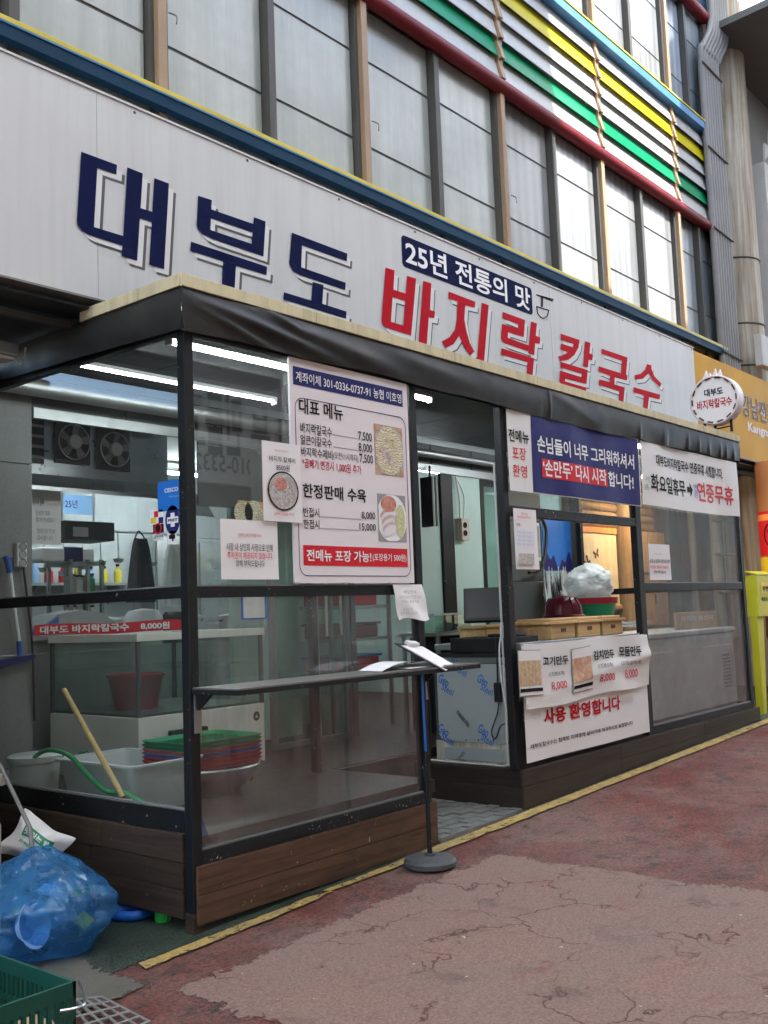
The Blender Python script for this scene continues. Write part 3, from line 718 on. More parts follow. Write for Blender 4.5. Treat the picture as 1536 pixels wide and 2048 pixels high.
# ================================================================== main signboard
SY = .70
sg = thing('shop_signboard', (3, .82, 3.28), 'long pale signboard with large navy and red Korean lettering above the canopy', 'signboard')
box('panel', 'sign_white', sg, -2.6, 8.21, SY, .93, 3.28, 4.476)
box('bottom_trim', 'mullion_light', sg, -2.6, 8.21, SY-.006, .93, 3.268, 3.2795)
box('top_trim', 'sign_white', sg, -2.6, 8.21, SY-.008, .93, 4.4765, 4.49)
box('panel_seam', 'print_grey', sg, 4.905, 4.908, SY-.001, SY, 3.29, 4.47)
box('panel_seam', 'print_grey', sg, -.02, -.0175, SY-.001, SY, 3.29, 4.47)
for x_ in [-2.4+.88*i for i in range(13)]:
    for z_ in (3.31, 4.45): MB().tube([(x_, SY-.004, z_), (x_, SY, z_)], .009, 8).build('fixing', 'mullion', sg)
zA, zB, zC, zD, zE, zF = Z((130, 280), 5.12), Z((370, 380), 4.3886), Z((740, 520), 6.4), Z((960, 620), 6.4), Z((1180, 660), 8.533), Z((780, 450), 4.518)
LET = [  # (colour, crop, outline, hole)
 ('n', zA, [(160,122),(527,258),(520,357),(325,290),(290,893),(590,985),(632,283),(790,345),(768,700),(888,738),(908,392),(1058,448),(1008,1325),(857,1280),(883,845),(760,805),(733,1240),(575,1190),(580,1085),(240,975),(170,935),(125,880),(115,830)], None),
 ('n', zB, [(110,52),(230,90),(226,172),(595,300),(600,240),(702,278),(683,585),(230,430),(150,390),(108,345),(98,310)], [(222,250),(588,375),(580,475),(218,352)]),
 ('n', zB, [(47,455),(715,675),(710,748),(442,668),(430,885),(318,855),(330,628),(42,535)], None),
 ('n', zB, [(932,375),(1420,560),(1415,628),(1022,487),(1015,680),(1405,815),(1402,880),(1000,748),(945,715),(918,670),(912,640)], None),
 ('n', zB, [(862,898),(1105,972),(1115,808),(1210,835),(1200,1000),(1413,1068),(1408,1130),(858,962)], None),
 ('r', zC, [(192,98),(307,135),(293,380),(450,432),(468,205),(583,240),(520,968),(205,870),(155,830),(140,770)], [(282,478),(443,525),(420,840),(260,792)]),
 ('r', zC, [(675,268),(778,300),(760,640),(825,662),(815,748),(745,735),(717,1120),(612,1085)], None),
 ('r', zC, [(998,405),(1340,535),(1335,610),(1213,580),(1200,760),(1230,920),(1270,1060),(1330,1175),(1275,1222),(1200,1120),(1135,970),(1060,1080),(960,1128),(913,1045),(1010,990),(1080,890),(1105,760),(1112,530),(998,490)], None),
 ('r', zC, [(1425,548),(1512,580),(1450,1335),(1360,1305)], None),
 ('r', zD, [(285,25),(570,130),(553,348),(352,285),(347,357),(618,455),(608,530),(320,430),(280,400),(262,350),(275,178),(478,240),(483,185),(282,105)], None),
 ('r', zD, [(648,148),(722,175),(708,330),(765,355),(757,435),(700,425),(688,580),(610,555)], None),
 ('r', zD, [(268,490),(685,620),(663,878),(587,855),(600,668),(262,570)], None),
 ('r', zD, [(1025,302),(1268,385),(1255,480),(1200,580),(1120,640),(1018,655),(997,595),(1070,575),(1120,540),(1025,505),(1030,430),(1180,478),(1190,435),(1028,382)], None),
 ('r', zD, [(1340,400),(1405,422),(1395,555),(1440,575),(1430,645),(1385,635),(1375,738),(1313,715)], None),
 ('r', zD, [(1025,662),(1372,770),(1358,948),(1085,878),(1080,915),(1355,995),(1350,1065),(1070,985),(1025,955),(1008,900),(1018,775),(1290,860),(1298,820),(1022,735)], None),
 ('r', zE, [(190,320),(632,470),(608,765),(632,775),(622,862),(412,805),(410,930),(583,980),(560,1268),(480,1245),(492,1050),(140,935),(150,845),(328,888),(335,785),(135,705),(142,620),(520,740),(538,530),(188,405)], None),
 ('r', zE, [(968,582),(1040,605),(1040,660),(1090,790),(1210,915),(1190,975),(1090,880),(990,740),(900,830),(765,845),(752,772),(850,750),(930,680)], None),
 ('r', zE, [(738,975),(1188,1105),(1178,1185),(1000,1145),(970,1385),(902,1370),(912,1120),(735,1060)], None)]
for c, zf, out, hole in LET:
    def lay(dx, dz, y, m, nm):
        q = lambda L: [(PY(SY, *zf(*p)).x+dx, y, PY(SY, *zf(*p)).z+dz) for p in L]
        return MB().poly(q(out), [q(hole)] if hole else []).build(nm, m, sg)
    lay(.056, -.043, SY-.0015, 'letter_grey', 'letter_shadow')
    k = .036 if c == 'n' else .043
    lay(k, -k*.78, SY-.003, 'letter_edge', 'letter_outline')
    lay(0, 0, SY-.006, 'letter_navy' if c == 'n' else 'letter_red', 'letter')
a, b = PY(SY, *zF(100, 85)), PY(SY, *zF(1288, 815))
pl = plate(sg, 'tagline_plate', 'letter_navy', a.x, b.x, b.z, a.z-.0, SY-.004, .003, .035)
textY(pl, '25년 전통의 맛', 'print_white', SY-.0065, zF(145, 352), zF(1262, 583), .02)
# little bowl and chopsticks
icon = MB()
for L in ([(1325,630),(1475,672)], [(1330,632),(1470,685)], [(1380,650),(1378,740)], [(1368,648),(1366,738)], [(1325,735),(1435,770)], [(1325,735),(1335,800),(1365,835),(1390,843),(1420,825),(1435,770)]):
    icon.tube([PY(SY-.003, *zF(*p)) for p in L], .0045, 5)
icon.build('bowl_drawing', 'print_black', sg)

# neighbour's yellow signboard
yg = thing('neighbour_signboard', (10.5, .82, 3.3), 'weathered golden yellow signboard of the next shop, right of the long pale sign', 'signboard')
box('panel', 'sign_yellow', yg, 8.235, 15, .715, .93, 3.3, 4.462)
box('bottom_trim', 'mullion_light', yg, 8.235, 15, .705, .93, 3.28, 3.2995)
zY = Z((1380, 680), 9.31)
textY(yg, '강남전통', 'print_white', .712, zY(980, 1418), zY(1560, 1215), .035)
textY(yg, '강남전통', 'letter_brown', .709, zY(985, 1410), zY(1560, 1220), .015)
textY(yg, 'Kangnam', 'paper', .711, zY(1090, 1745), zY(1600, 1690), .03)

# ================================================================== canopy
can = thing('canopy', (3.7, .35, 2.95), 'flat canopy with grimy cream edge and hanging black vinyl valance over the booths', 'canopy')
box('roof_slab', 'vinyl', can, -.03, 7.46, -.03, .73, 3.18, 3.228)
xs_ = [-.045, .93, 2.15, 3.35, 4.05, 5.3, 6.5, 7.475]
for a, b in zip(xs_[:-1], xs_[1:]): box('edge_strip', 'cream', can, a+.002, b-.002, -.05, -.034, 3.172, 3.238, bev=.002)
box('edge_strip', 'cream', can, -.052, -.036, -.034, .30, 3.172, 3.238, bev=.002)
box('edge_strip', 'cream', can, -.052, -.036, .303, .83, 3.172, 3.238, bev=.002)
box('edge_strip', 'cream', can, 7.46, 7.475, -.034, .7, 3.172, 3.238, bev=.002)
def ridge(d, wd): return math.exp(-(d/wd)**2)
def val(u, v):
    x = -.05+u*7.505; zb = 2.945+.012*math.sin(x*1.1)+.006*math.sin(x*5.3); z = 3.172-v*(3.172-zb)
    y = -.036 - .012*math.sin(v*math.pi)
    for (xa, za, xb, zb2, wd, am) in ((0, 3.13, 1.0, 2.99, .03, .035), (.3, 3.16, 1.6, 3.01, .05, .028), (.05, 3.08, .5, 2.97, .02, .02), (1.6, 3.12, 2.4, 3.05, .05, .012), (.55, 3.165, .75, 3.1, .02, .018), (3.5, 3.17, 4.2, 3.0, .05, .01)):
        t = max(-.2, min(1.2, (x-xa)/(xb-xa))); zl = za+(zb2-za)*t
        if xa-.1 < x < xb+.2: y -= .8*am*ridge(z-zl, wd)*math.sin(max(0, min(1, (x-xa+.1)/(xb-xa+.3)))*math.pi)
    if x > 3.4: y -= .007*ridge((x-3.52), .015)+.004*math.sin(x*9)*v
    for xp in (5.05, 5.55, 5.6, 6.1, 6.35, 6.6, 6.9, 7.05, 7.25):
        y -= .022*v*v*ridge(x-xp-.03*(1-v), .028)
    y += .004*noise.noise(Vector((x*5, z*9, 1)))*v
    return Vector((x, y, z))
MB().grid(val, 420, 14).build('valance', 'vinyl', can, smooth=True)
def val2(u, v):
    yy = -.05+u*1.965; zb = 2.955+.045*u; z = 3.172-v*(3.172-zb)
    return Vector((-.038-.012*math.sin(v*math.pi)+.012*noise.noise(Vector((yy*3, z*6, 4))), yy, z))
MB().grid(val2, 60, 8).build('side_valance', 'vinyl', can, smooth=True)
def val3(u, v): return Vector((7.462+.01*noise.noise(Vector((u*5, v*3, 9))), -.035+u*1.95, 3.172-v*.22))
MB().grid(val3, 30, 5).build('side_valance', 'vinyl', can, smooth=True)
box('ceiling_lining', 'steel_dull', can, .0, 2.6, .02, .28, 3.09, 3.11)
box('soffit_lining', 'soffit', can, 0, 7.44, .0, .95, 3.125, 3.145)
box('top_rail', 'black_metal', can, .06, 7.4, .0, .05, 2.952, 3.05)
box('top_rail', 'black_metal', can, .0, .05, .06, 1.94, 2.962, 3.06)

# ================================================================== left glass booth
bo = thing('glass_booth', (0, 0, 0), 'black framed glass booth with worn wooden skirting at the left street corner', 'booth')
box('post', 'black_metal', bo, 0, .06, 0, .06, -.005, 2.98, bev=.004)
box('post_foot', 'deck_y_shaded', bo, -.002, .062, -.002, .062, -.01, .1)
box('post', 'black_metal', bo, 1.83, 1.895, 0, .06, .03, 2.98, bev=.004)
box('post', 'black_metal', bo, 0, .06, 1.88, 1.94, 0, 2.98, bev=.004)
box('post', 'black_metal', bo, 1.835, 1.89, .93, .98, .03, 2.98, bev=.004)
def side_rail(z0, z1, m='black_metal'):
    box('rail', m, bo, .06, 1.83, .004, .05, z0, z1, bev=.003)
side_rail(1.61, 1.668); box('sill_rail', 'black_worn', bo, .06, 1.83, -.002, .05, .321, .386, bev=.003)
box('rail', 'black_metal', bo, .004, .05, .06, 1.88, 1.612, 1.67, bev=.003)
box('sill_rail', 'black_metal', bo, -.002, .05, .06, 1.88, .472, .578, bev=.003)
box('glazing_bead', 'conduit', bo, .055, 1.83, .012, .03, .386, .394); box('glazing_bead', 'conduit', bo, .012, .03, .06, 1.88, .578, .588)
box('glazing_bead', 'conduit', bo, .06, 1.83, .012, .03, 1.668, 1.675); box('glazing_bead', 'conduit', bo, .012, .03, .06, 1.88, 1.67, 1.677)
box('pane', 'glass_front', bo, .06, 1.83, .022, .026, 1.668, 2.96)
box('pane', 'glass_low', bo, .06, 1.83, .022, .026, .386, 1.61)
box('pane', 'glass_side', bo, .022, .026, .06, 1.88, 1.67, 2.96)
box('pane', 'glass_side', bo, .022, .026, .06, 1.88, .578, 1.612)
for z0, z1 in ((.185, .319), (.045, .182)):
    box('plank', 'deck_x', bo, .016, 1.925, -.016, .006, z0, z1, bev=.003)
box('end_board', 'deck_x', bo, 1.896, 1.925, .007, .95, .05, .32)
for (z0, z1), brk in (((.336, .469), .72), ((.208, .333), .82), ((.072, .205), None)):
    if brk: box('plank', 'deck_y_shaded', bo, -.016, .004, .062, brk, z0, z1, bev=.003); box('plank', 'deck_y_shaded', bo, -.016, .004, brk+.004, 1.93, z0, z1, bev=.003)
    else: box('plank', 'deck_y_shaded', bo, -.016, .004, .062, 1.93, z0, z1, bev=.003)
for y_, z_ in ((.35, .53), (.12, .5), (1.1, .52)): MB().tube([(-.004, y_, z_), (-.0, y_, z_)], .006, 8).build('screw', 'steel', bo)
box('step', 'deck_x', bo, .2, 1.8, .3, 1.4, .30, .358)
# ledge shelf
sh = thing('ledge_shelf', (1, -.15, 1.14), 'narrow black edged counter shelf bracketed along the front glass', 'shelf')
mat('shelf_top', (.16, .15, .135), .35, var=.2, dirt=.3)
box('top', 'shelf_top', sh, .012, 2.0, -.335, -.004, 1.165, 1.172)
box('edge', 'black_metal', sh, .01, 2.003, -.34, -.003, 1.14, 1.165, bev=.002)
for x in (.03, 1.86):
    MB().prism([(x, -.012, 1.14), (x, -.12, 1.14), (x, -.012, 1.06)], (.02, 0, 0)).build('bracket', 'black_metal', sh)
    box('bracket_plate', 'steel_dull', sh, x-.012, x+.03, -.012, -.003, .95, 1.138)

# ================================================================== right serving booth
rb = thing('serving_booth', (5.2, 0, gz(5)), 'black framed serving booth on a dark plank base right of the doorway', 'booth')
XR0, XR1 = 2.92, 7.56
for k, (z0, z1) in enumerate(((.252, .36), (.02, .249))):
    for a, b in ((XR0, 4.4), (4.403, 6.1), (6.103, XR1)):
        lo = max(z0, gz(a)-.02) if k == 0 else gz(a)+.012
        box('plank', 'dark_deck_x', rb, a, b, -.02, .004, lo, z1, bev=.003)
    lo = z0 if k == 0 else gz(2.95)+.012
    box('plank', 'dark_deck_y', rb, XR0, XR0+.02, .005, .95, lo, z1, bev=.003)
box('base_top', 'dark_deck_x', rb, XR0, XR1, -.02, .95, .361, .372, bev=.002)
def bars(x0, x1, y0, y1, z0, z1, nm='post', m='black_metal'): return box(nm, m, rb, x0, x1, y0, y1, z0, z1, bev=.004)
bars(2.88, 2.95, 0, .06, .372, 2.99); bars(4.97, 5.07, 0, .06, .372, 2.99); bars(7.39, 7.46, 0, .06, .372, 2.99); bars(7.39, 7.46, 1.88, 1.94, .372, 2.99)
bars(2.95, 4.97, .004, .05, 2.165, 2.24, 'rail'); bars(5.07, 7.39, .004, .05, 1.605, 1.675, 'rail'); bars(5.07, 7.39, .0, .05, .372, .44, 'sill_rail')
bars(7.4, 7.45, .06, 1.88, 1.61, 1.675, 'rail'); bars(7.4, 7.45, .06, 1.88, .372, .44, 'sill_rail')
glassmat('glass_right', dust=.14, dcol=(.42, .38, .38)); glassmat('glass_right_low', dust=.3, dcol=(.3, .27, .27), dscale=(1.5, 1.5, 1.5))
box('pane', 'glass_right', rb, 2.95, 4.97, .022, .026, 2.24, 2.96); box('pane', 'glass_right', rb, 5.07, 7.39, .022, .026, 1.675, 2.96)
box('pane', 'glass_right_low', rb, 5.07, 7.39, .022, .026, .44, 1.605)
box('pane', 'glass_right', rb, 7.42, 7.424, .06, 1.88, 1.675, 2.96); box('pane', 'glass_right', rb, 7.42, 7.424, .06, 1.88, .44, 1.61)
box('glazing_bead', 'conduit', rb, 5.07, 7.39, .012, .022, .44, .449); box('glazing_bead', 'conduit', rb, 5.07, 7.39, .012, .022, 1.675, 1.682)
# white downpipe trim on the doorway side
pt = thing('white_trim_pipe', (2.95, .08, .37), 'white plastic cable trim running down the doorway post and along the base', 'trim')
tube('pipe', 'trim_white', pt, cat([(2.885, .074, 2.55), (2.885, .074, 1.4), (2.885, .074, .5), (2.9, .09, .4), (2.935, .3, .386), (2.935, .85, .386)], 5), .008, 8)

# ================================================================== neighbour's log front, right of the booth
ng = thing('neighbour_shopfront', (9.5, 2.0, .25), 'warm lit log clad shopfront with cream butterfly panel, seen through the serving booth', 'shop')
box('back_wall', 'facade_brown', ng, 7.52, 16, 2.06, 2.2, .1, 3.3)
for k in range(6):
    z = 2.5+k*.105; MB().tube([(7.6, 2.03, z), (9.6, 2.03, z)], .055, 10).build('log', 'log', ng, smooth=2)
for k in range(5):
    z = .65+k*.2; MB().tube([(7.6, 2.03, z), (8.6, 2.03, z)], .055, 10).build('log', 'log', ng, smooth=2)
box('cream_panel', 'wall_cream', ng, 7.56, 8.52, 2.0, 2.05, 1.5, 2.44); box('orange_strip', 'print_orange', ng, 7.56, 8.52, 1.985, 2.05, 2.38, 2.45)
MB().tube([(8.66, 1.98, .26), (8.66, 1.98, 3.2)], .11, 14).build('log_post', 'logz', ng, smooth=2)
def wing(c, s, rot, m='letter_brown'):
    b = MB(); ca, sa = math.cos(rot), math.sin(rot)
    for sgn in (1, -1):
        P = [(0, 0), (.9*sgn, .9), (1.1*sgn, .35), (.5*sgn, 0), (.8*sgn, -.5), (.4*sgn, -.75)]
        b.poly([(c[0]+s*(x*ca-z*sa), 1.996, c[1]+s*(x*sa+z*ca)) for x, z in P])
    b.build('butterfly', m, ng)
p = PY(2.0, 1192, 1108); wing((p.x, p.z), .07, .3)
p = PY(2.0, 1175, 1128); wing((p.x, p.z), .09, 1.2); p = PY(2.0, 1165, 1122); wing((p.x, p.z), .07, -.8)
for i, (z0, z1) in enumerate(((1.9, 2.45), (1.2, 1.88), (.6, 1.18))):
    for j in range(2):
        x = 8.82+j*.5
        d = box('locker_door', 'locker', ng, x, x+.48, 1.93, 2.05, z0, z1-.015, bev=.006)
        box('handle', 'letter_brown', d, x+.07, x+.12, 1.922, 1.93, (z0+z1)/2-.05, (z0+z1)/2+.07)
box('lamp_box', 'warm_bulb', ng, 8.1, 8.9, 1.3, 1.4, 3.0, 3.03)
MB().tube([(9.95, 1.6, .3), (9.95, 1.6, 3.2)], .05, 10).build('log_post', 'facade_dark', ng, smooth=2)

# ================================================================== printed things
zM = Z((480, 600), 2.954)
mu = thing('menu_board', (1.3, -.01, 1.68), 'large white menu board with navy header, prices and two food pictures on the front glass', 'menu')
MY = -.012
a, b = PY(MY, 580, 716), PY(MY, 829, 1166)
MX0, MX1, MZ0, MZ1 = PY(MY, 583, 900).x, b.x, b.z, 2.95
plate(mu, 'board', 'paper_pink', MX0, MX1, MZ0, MZ1, MY, .014)
def MR(name, m, tl, br, off=.002, rnd=0.0):
    return rectY(mu, name, m, MY-off, zM(*tl), zM(*br), .001, rnd)
h = MR('header', 'banner_navy', (312, 388), (962, 632))
textY(h, '계좌이체 301-0336-0737-91 농협 이호영', 'print_white', MY-.0045, zM(330, 480), zM(952, 556), .008)
# rounded rule
a, b = PY(MY, *zM(322, 540)), PY(MY, *zM(1010, 1632)); rp = rr_pts(a.x, b.x, b.z, a.z-.03, .06)
MB().tube([(x, MY-.001, z) for x, z in rp+rp[:1]], .0022, 4, False).build('rule', 'letter_navy', mu)
for s, m, lb, rtp, bo_ in (
    ('대표 메뉴', 'print_black', (350, 668), (607, 628), .025),
    ('바지락칼국수', 'print_black', (357, 785), (542, 752), .008), ('7,500', 'print_black', (700, 834), (778, 788), .008),
    ('얼큰이칼국수', 'print_black', (358, 850), (542, 822), .008), ('8,000', 'print_black', (702, 900), (780, 855), .008),
    ('바지락수제비', 'print_black', (362, 922), (545, 890), .008), ('(오전11시까지)', 'print_black', (552, 945), (697, 915), .0), ('7,500', 'print_black', (708, 966), (785, 918), .008),
    ('*곱빼기 변경시 1,000원 추가', 'letter_red', (368, 992), (715, 978), .008),
    ('한정판매 수육', 'print_black', (372, 1165), (744, 1120), .025),
    ('반접시', 'print_black', (375, 1280), (467, 1230), .008), ('8,000', 'print_black', (720, 1298), (798, 1256), .008),
    ('한접시', 'print_black', (377, 1350), (468, 1300), .008), ('15,000', 'print_black', (707, 1366), (802, 1324), .008)):
    textY(mu, s, m, MY-.003, zM(*lb), zM(*rtp), bo_)
for p, q in (((545, 795), (690, 818)), ((550, 870), (695, 886)), ((470, 1280), (712, 1295)), ((472, 1348), (700, 1360))):
    a, b = PY(MY, *zM(*p)), PY(MY, *zM(*q)); z = (a.z+b.z)/2
    box('price_rule', 'print_grey', mu, a.x, b.x, MY-.002, MY-.0005, z-.0015, z+.0015)
rbx = MR('red_bar', 'print_red', (373, 1447), (992, 1578))
textY(rbx, '전메뉴 포장 가능!', 'print_white', MY-.0045, zM(395, 1542), zM(775, 1485), .025)
textY(rbx, '(포장용기 500원)', 'print_white', MY-.0045, zM(785, 1548), zM(982, 1503), .01)
m, t, b, o = newmat('food_noodle'); wv = N(t, 'ShaderNodeTexWave', wave_type='RINGS'); wv.inputs['Scale'].default_value = 22; wv.inputs['Distortion'].default_value = 14; wv.inputs['Detail'].default_value = 3; t.links.new(world(t), wv.inputs[0])
t.links.new(ramp(t, wv.outputs['Fac'], [(.1, (.38, .31, .17)), (.5, (.66, .58, .4)), (.9, (.78, .7, .52))]), b.inputs['Base Color']); b.inputs['Roughness'].default_value = .4
foodmat('food_clam', [(.5, .3, .25), (.65, .45, .38), (.3, .2, .15)], 40)
foodmat('food_pork', [(.62, .4, .38), (.7, .52, .5), (.55, .33, .32)], 30)
foodmat('food_kimchi', [(.5, .05, .03), (.65, .15, .06), (.4, .03, .02)], 60)
foodmat('food_cabbage', [(.55, .58, .2), (.68, .68, .35), (.45, .5, .15)], 70)
foodmat('food_grey', [(.2, .2, .2), (.4, .38, .38), (.55, .52, .52), (.3, .22, .2)], 90)
foodmat('food_dumpling', [(.5, .3, .12), (.62, .42, .2), (.45, .25, .1)], 22)
foodmat('food_orange', [(.6, .25, .12), (.68, .35, .2), (.55, .2, .1)], 22)
foodmat('food_table', [(.55, .27, .12), (.6, .3, .14)], 8)
def disc(parent, name, m, Y, cpx, rx, rz, n=24, rot=0.0, clip=None):
    c = PY(Y, *cpx); pts = []
    for k in range(n):
        an = 2*math.pi*k/n; x, z = rx*math.cos(an), rz*math.sin(an)
        x, z = x*math.cos(rot)-z*math.sin(rot), x*math.sin(rot)+z*math.cos(rot)
        p = Vector((c.x+x, Y, c.z+z))
        if clip: p.x = min(max(p.x, clip[0]), clip[1]); p.z = min(max(p.z, clip[2]), clip[3])
        pts.append(p)
    return MB().poly(pts).build(name, m, parent)
ph = MR('food_picture', 'food_table', (790, 728), (968, 1048))
a, b = PY(MY, *zM(790, 728)), PY(MY, *zM(968, 1048)); cl = (a.x+.003, b.x-.003, b.z+.003, a.z-.003)
disc(ph, 'bowl', 'food_grey', MY-.0035, zM(882, 892), .155, .165, clip=cl); disc(ph, 'noodles', 'food_noodle', MY-.0045, zM(882, 892), .135, .15, clip=cl); 
for k_ in range(7): disc(ph, 'clam', ('food_clam', 'print_pale', 'food_pork')[k_ % 3], MY-.0055-.0004*k_, zM(838+(k_*37) % 62, 885+(k_*53) % 95), .03, .02, 10, k_)
for k_ in range(5): disc(ph, 'scallion', 'food_cabbage', MY-.009-.0002*k_, zM(870+(k_*41) % 60, 810+(k_*29) % 70), .012, .01, 8)
ph = MR('food_picture', 'print_grey', (810, 1142), (986, 1432))
a, b = PY(MY, *zM(810, 1142)), PY(MY, *zM(986, 1432)); cl = (a.x+.003, b.x-.003, b.z+.003, a.z-.003)
disc(ph, 'dish', 'print_white', MY-.0035, zM(898, 1290), .145, .15, clip=cl); [disc(ph, 'pork_slice', ('food_pork', 'paper_pink')[k_ % 2], MY-.0045-.0004*k_, zM(868+k_*4, 1262+k_*20), .068, .03, 16, .35) for k_ in range(6)]; disc(ph, 'cabbage', 'food_cabbage', MY-.008, zM(948, 1305), .045, .1); disc(ph, 'kimchi', 'food_kimchi', MY-.0055, zM(878, 1205), .075, .05)
for u in (824, 905, 980): box('tape', 'steel', mu, PY(MY, 590+(u-824)*1.2, 1165).x, PY(MY, 590+(u-824)*1.2, 1165).x+.03, MY-.004, MY+.01, MZ0-.006, MZ0+.004)

def paperY(name, Y, tl, br, label, m='paper', curl=.012, rot=0.0):
    a, b = PY(Y, *tl), PY(Y, *br)
    o = thing(name, ((a.x+b.x)/2, Y, b.z), label, 'notice')
    def f(u, v): return Vector((a.x+(b.x-a.x)*u, Y-curl*(u*u*.3+(1-v)**3*.7*u), b.z+(a.z-b.z)*v))
    MB().grid(f, 8, 8).build('sheet', m, o, smooth=True); return o
n1 = paperY('paper_notice', -.004, (440, 1037), (557, 1159), 'square white notice about parking tickets, left of the menu board', curl=.004)
textY(n1, '대부도바지락칼국수', 'letter_red', -.011, (477, 1073), (523, 1068))
textY(n1, '시장 내 상인회 사정으로 인해', 'print_black', -.011, (453, 1101), (545, 1089), .01)
textY(n1, '주차권이 제공되지 않습니다.', 'print_red', -.011, (455, 1117), (546, 1106), .01)
textY(n1, '양해 부탁드립니다', 'print_black', -.011, (472, 1133), (529, 1121), .01)
n2 = paperY('paper_notice', -.022, (523, 880), (604, 1046), 'tall white notice with a round bowl picture overlapping the menu board edge', curl=.004)
textY(n2, '대부도바지락칼국수', 'letter_red', -.03, (549, 902), (577, 903))
textY(n2, '바지락 칼제비', 'print_black', -.03, (539, 921), (590, 917), .012); textY(n2, '8500원', 'print_black', -.03, (553, 940), (579, 931), .01)
disc(n2, 'bowl_rim', 'print_black', -.028, (567, 982), .118, .108); disc(n2, 'bowl_food', 'food_grey', -.03, (567, 982), .108, .1); disc(n2, 'garnish', 'food_kimchi', -.0315, (562, 968), .045, .035)
textY(n2, '(곱빼기 500원 추가)', 'print_red', -.03, (549, 1031), (588, 1026))
n3 = thing('curled_notice', (1.83, -.02, 1.4), 'small crumpled white notice taped below the rail beside the doorway', 'notice')
a, b = PY(-.02, 789, 1169), PY(-.02, 850, 1238)
def f3(u, v):
    z = b.z+(a.z-b.z)*v
    return Vector((a.x+(b.x-a.x)*(u+.12*(1-v)), -.006-.03*(1-v)*(.4+.6*u)+.012*math.sin(u*7+v*5)*(1-v), z+.012*math.sin(u*6)*(1-v)))
MB().grid(f3, 12, 12).build('sheet', 'paper', n3, smooth=True)
for k, (p, q) in enumerate((((808, 1188), (832, 1180)), ((799, 1199), (842, 1190)), ((803, 1207), (838, 1199)), ((806, 1222), (826, 1215)), ((802, 1231), (836, 1222)))):
    textY(n3, ('배달안내', '대부도바지락칼국수', '전메뉴 포장가능', '감사합니다', '문의 부탁드립니다')[k], 'print_grey', -.058, p, q)

# stickers on the side pane (x = 0)
def plateX(parent, name, m, X, tl, br, rnd=0.0, th=.002):
    a, b = PX(X, *tl), PX(X, *br)
    pts = rr_pts(min(a.y, b.y), max(a.y, b.y), b.z, a.z, rnd) if rnd else [(a.y, a.z), (b.y, a.z), (b.y, b.z), (a.y, b.z)]
    return MB().prism([(X, y, z) for y, z in pts], (th, 0, 0)).build(name, m, parent)
st = thing('blue_sticker', (.015, .14, 2.07), 'blue pest control sticker high on the side glass next to the corner post', 'sticker')
plateX(st, 'plate', 'print_blue', .016, (315, 965), (361, 1018), .012); textX(st, 'CESCO', 'print_white', .0145, (329, 986), (356, 973), .02); textX(st, 'Members', 'print_skyblue', .0145, (338, 996), (358, 988))
st = thing('round_sticker', (.015, .12, 1.95), 'round navy sticker lettered in white below the blue sticker on the side glass', 'sticker')
c = PX(.016, 345, 1040); MB().poly([(.016, c.y+.058*math.cos(t*.2618), c.z+.075*math.sin(t*.2618)) for t in range(24)]).build('disc', 'banner_navy', st)
plateX(st, 'cross', 'print_white', .0145, (341, 1026), (349, 1053)); plateX(st, 'cross', 'print_white', .0135, (334, 1035), (356, 1045)); textX(st, 'PEST', 'print_black', .012, (336, 1044), (355, 1036), .04)
st = thing('card_sticker', (.015, .22, 1.98), 'small red, white and yellow card sticker beside the round navy one', 'sticker')
plateX(st, 'plate', 'print_white', .016, (300, 1022), (326, 1046)); plateX(st, 'patch', 'print_red', .0145, (308, 1023), (316, 1034)); plateX(st, 'patch', 'print_yellow', .0145, (301, 1036), (312, 1046)); plateX(st, 'patch', 'banner_navy', .0145, (317, 1035), (326, 1046))
st = thing('no_smoking_sticker', (.015, .2, 1.85), 'black and white no smoking sticker on the side glass', 'sticker')
plateX(st, 'plate', 'print_black', .016, (306, 1050), (327, 1066)); plateX(st, 'plate', 'print_white', .016, (307, 1066), (327, 1080)); textX(st, '금연구역', 'print_black', .0145, (308, 1078), (326, 1068), .02)
c = PX(.0145, 316, 1057); MB().tube([(.0145, c.y+.026*math.cos(t*.5236), c.z+.026*math.sin(t*.5236)) for t in range(13)], .004, 5, False).build('ring', 'print_red', st)
st = thing('camera_sticker', (.015, .12, 1.82), 'small pale camera sticker near the corner post, lowest of the stickers', 'sticker')
plateX(st, 'plate', 'paper', .016, (335, 1063), (353, 1087)); plateX(st, 'mark', 'print_black', .0145, (338, 1070), (350, 1077)); plateX(st, 'mark', 'print_black', .0145, (344, 1077), (347, 1082))

# ---------------------------------------------------------------- fabric banners on the serving booth
zR = Z((980, 700), 2.763)
def wr1(p): return Vector((p.x, p.y+.006*math.sin(p.x*4.2+p.z*3)+.004*math.sin(p.x*11), p.z))
def clothbanner(name, label, x0, x1, z0, z1, Y, m, warp, nx=40, nz_=12):
    o = thing(name, ((x0+x1)/2, Y, z0), label, 'banner')
    MB().grid(lambda u, v: warp(Vector((x0+(x1-x0)*u, Y, z0+(z1-z0)*v))), nx, nz_).build('cloth', m, o, smooth=True); return o
def tw(o, s, m, Y, lb, rtp, bold, warp): return textY(o, s, m, Y, zR(*lb), zR(*rtp), bold, warp=warp)
BY = -.022
a, b = PY(BY, *zR(85, 345)), PY(BY, *zR(825, 862)); xs1 = PY(BY, *zR(225, 500)).x
b1 = clothbanner('blue_banner', 'navy and white fabric banner about handmade dumplings, left bay of the serving booth', 2.945, 5.04, 2.345, 2.945, BY, 'banner_white', wr1)
MB().grid(lambda u, v: wr1(Vector((xs1+(5.025-xs1)*u, BY-.002, 2.352+.585*v))), 32, 8).build('navy_field', 'banner_navy', b1, smooth=True)
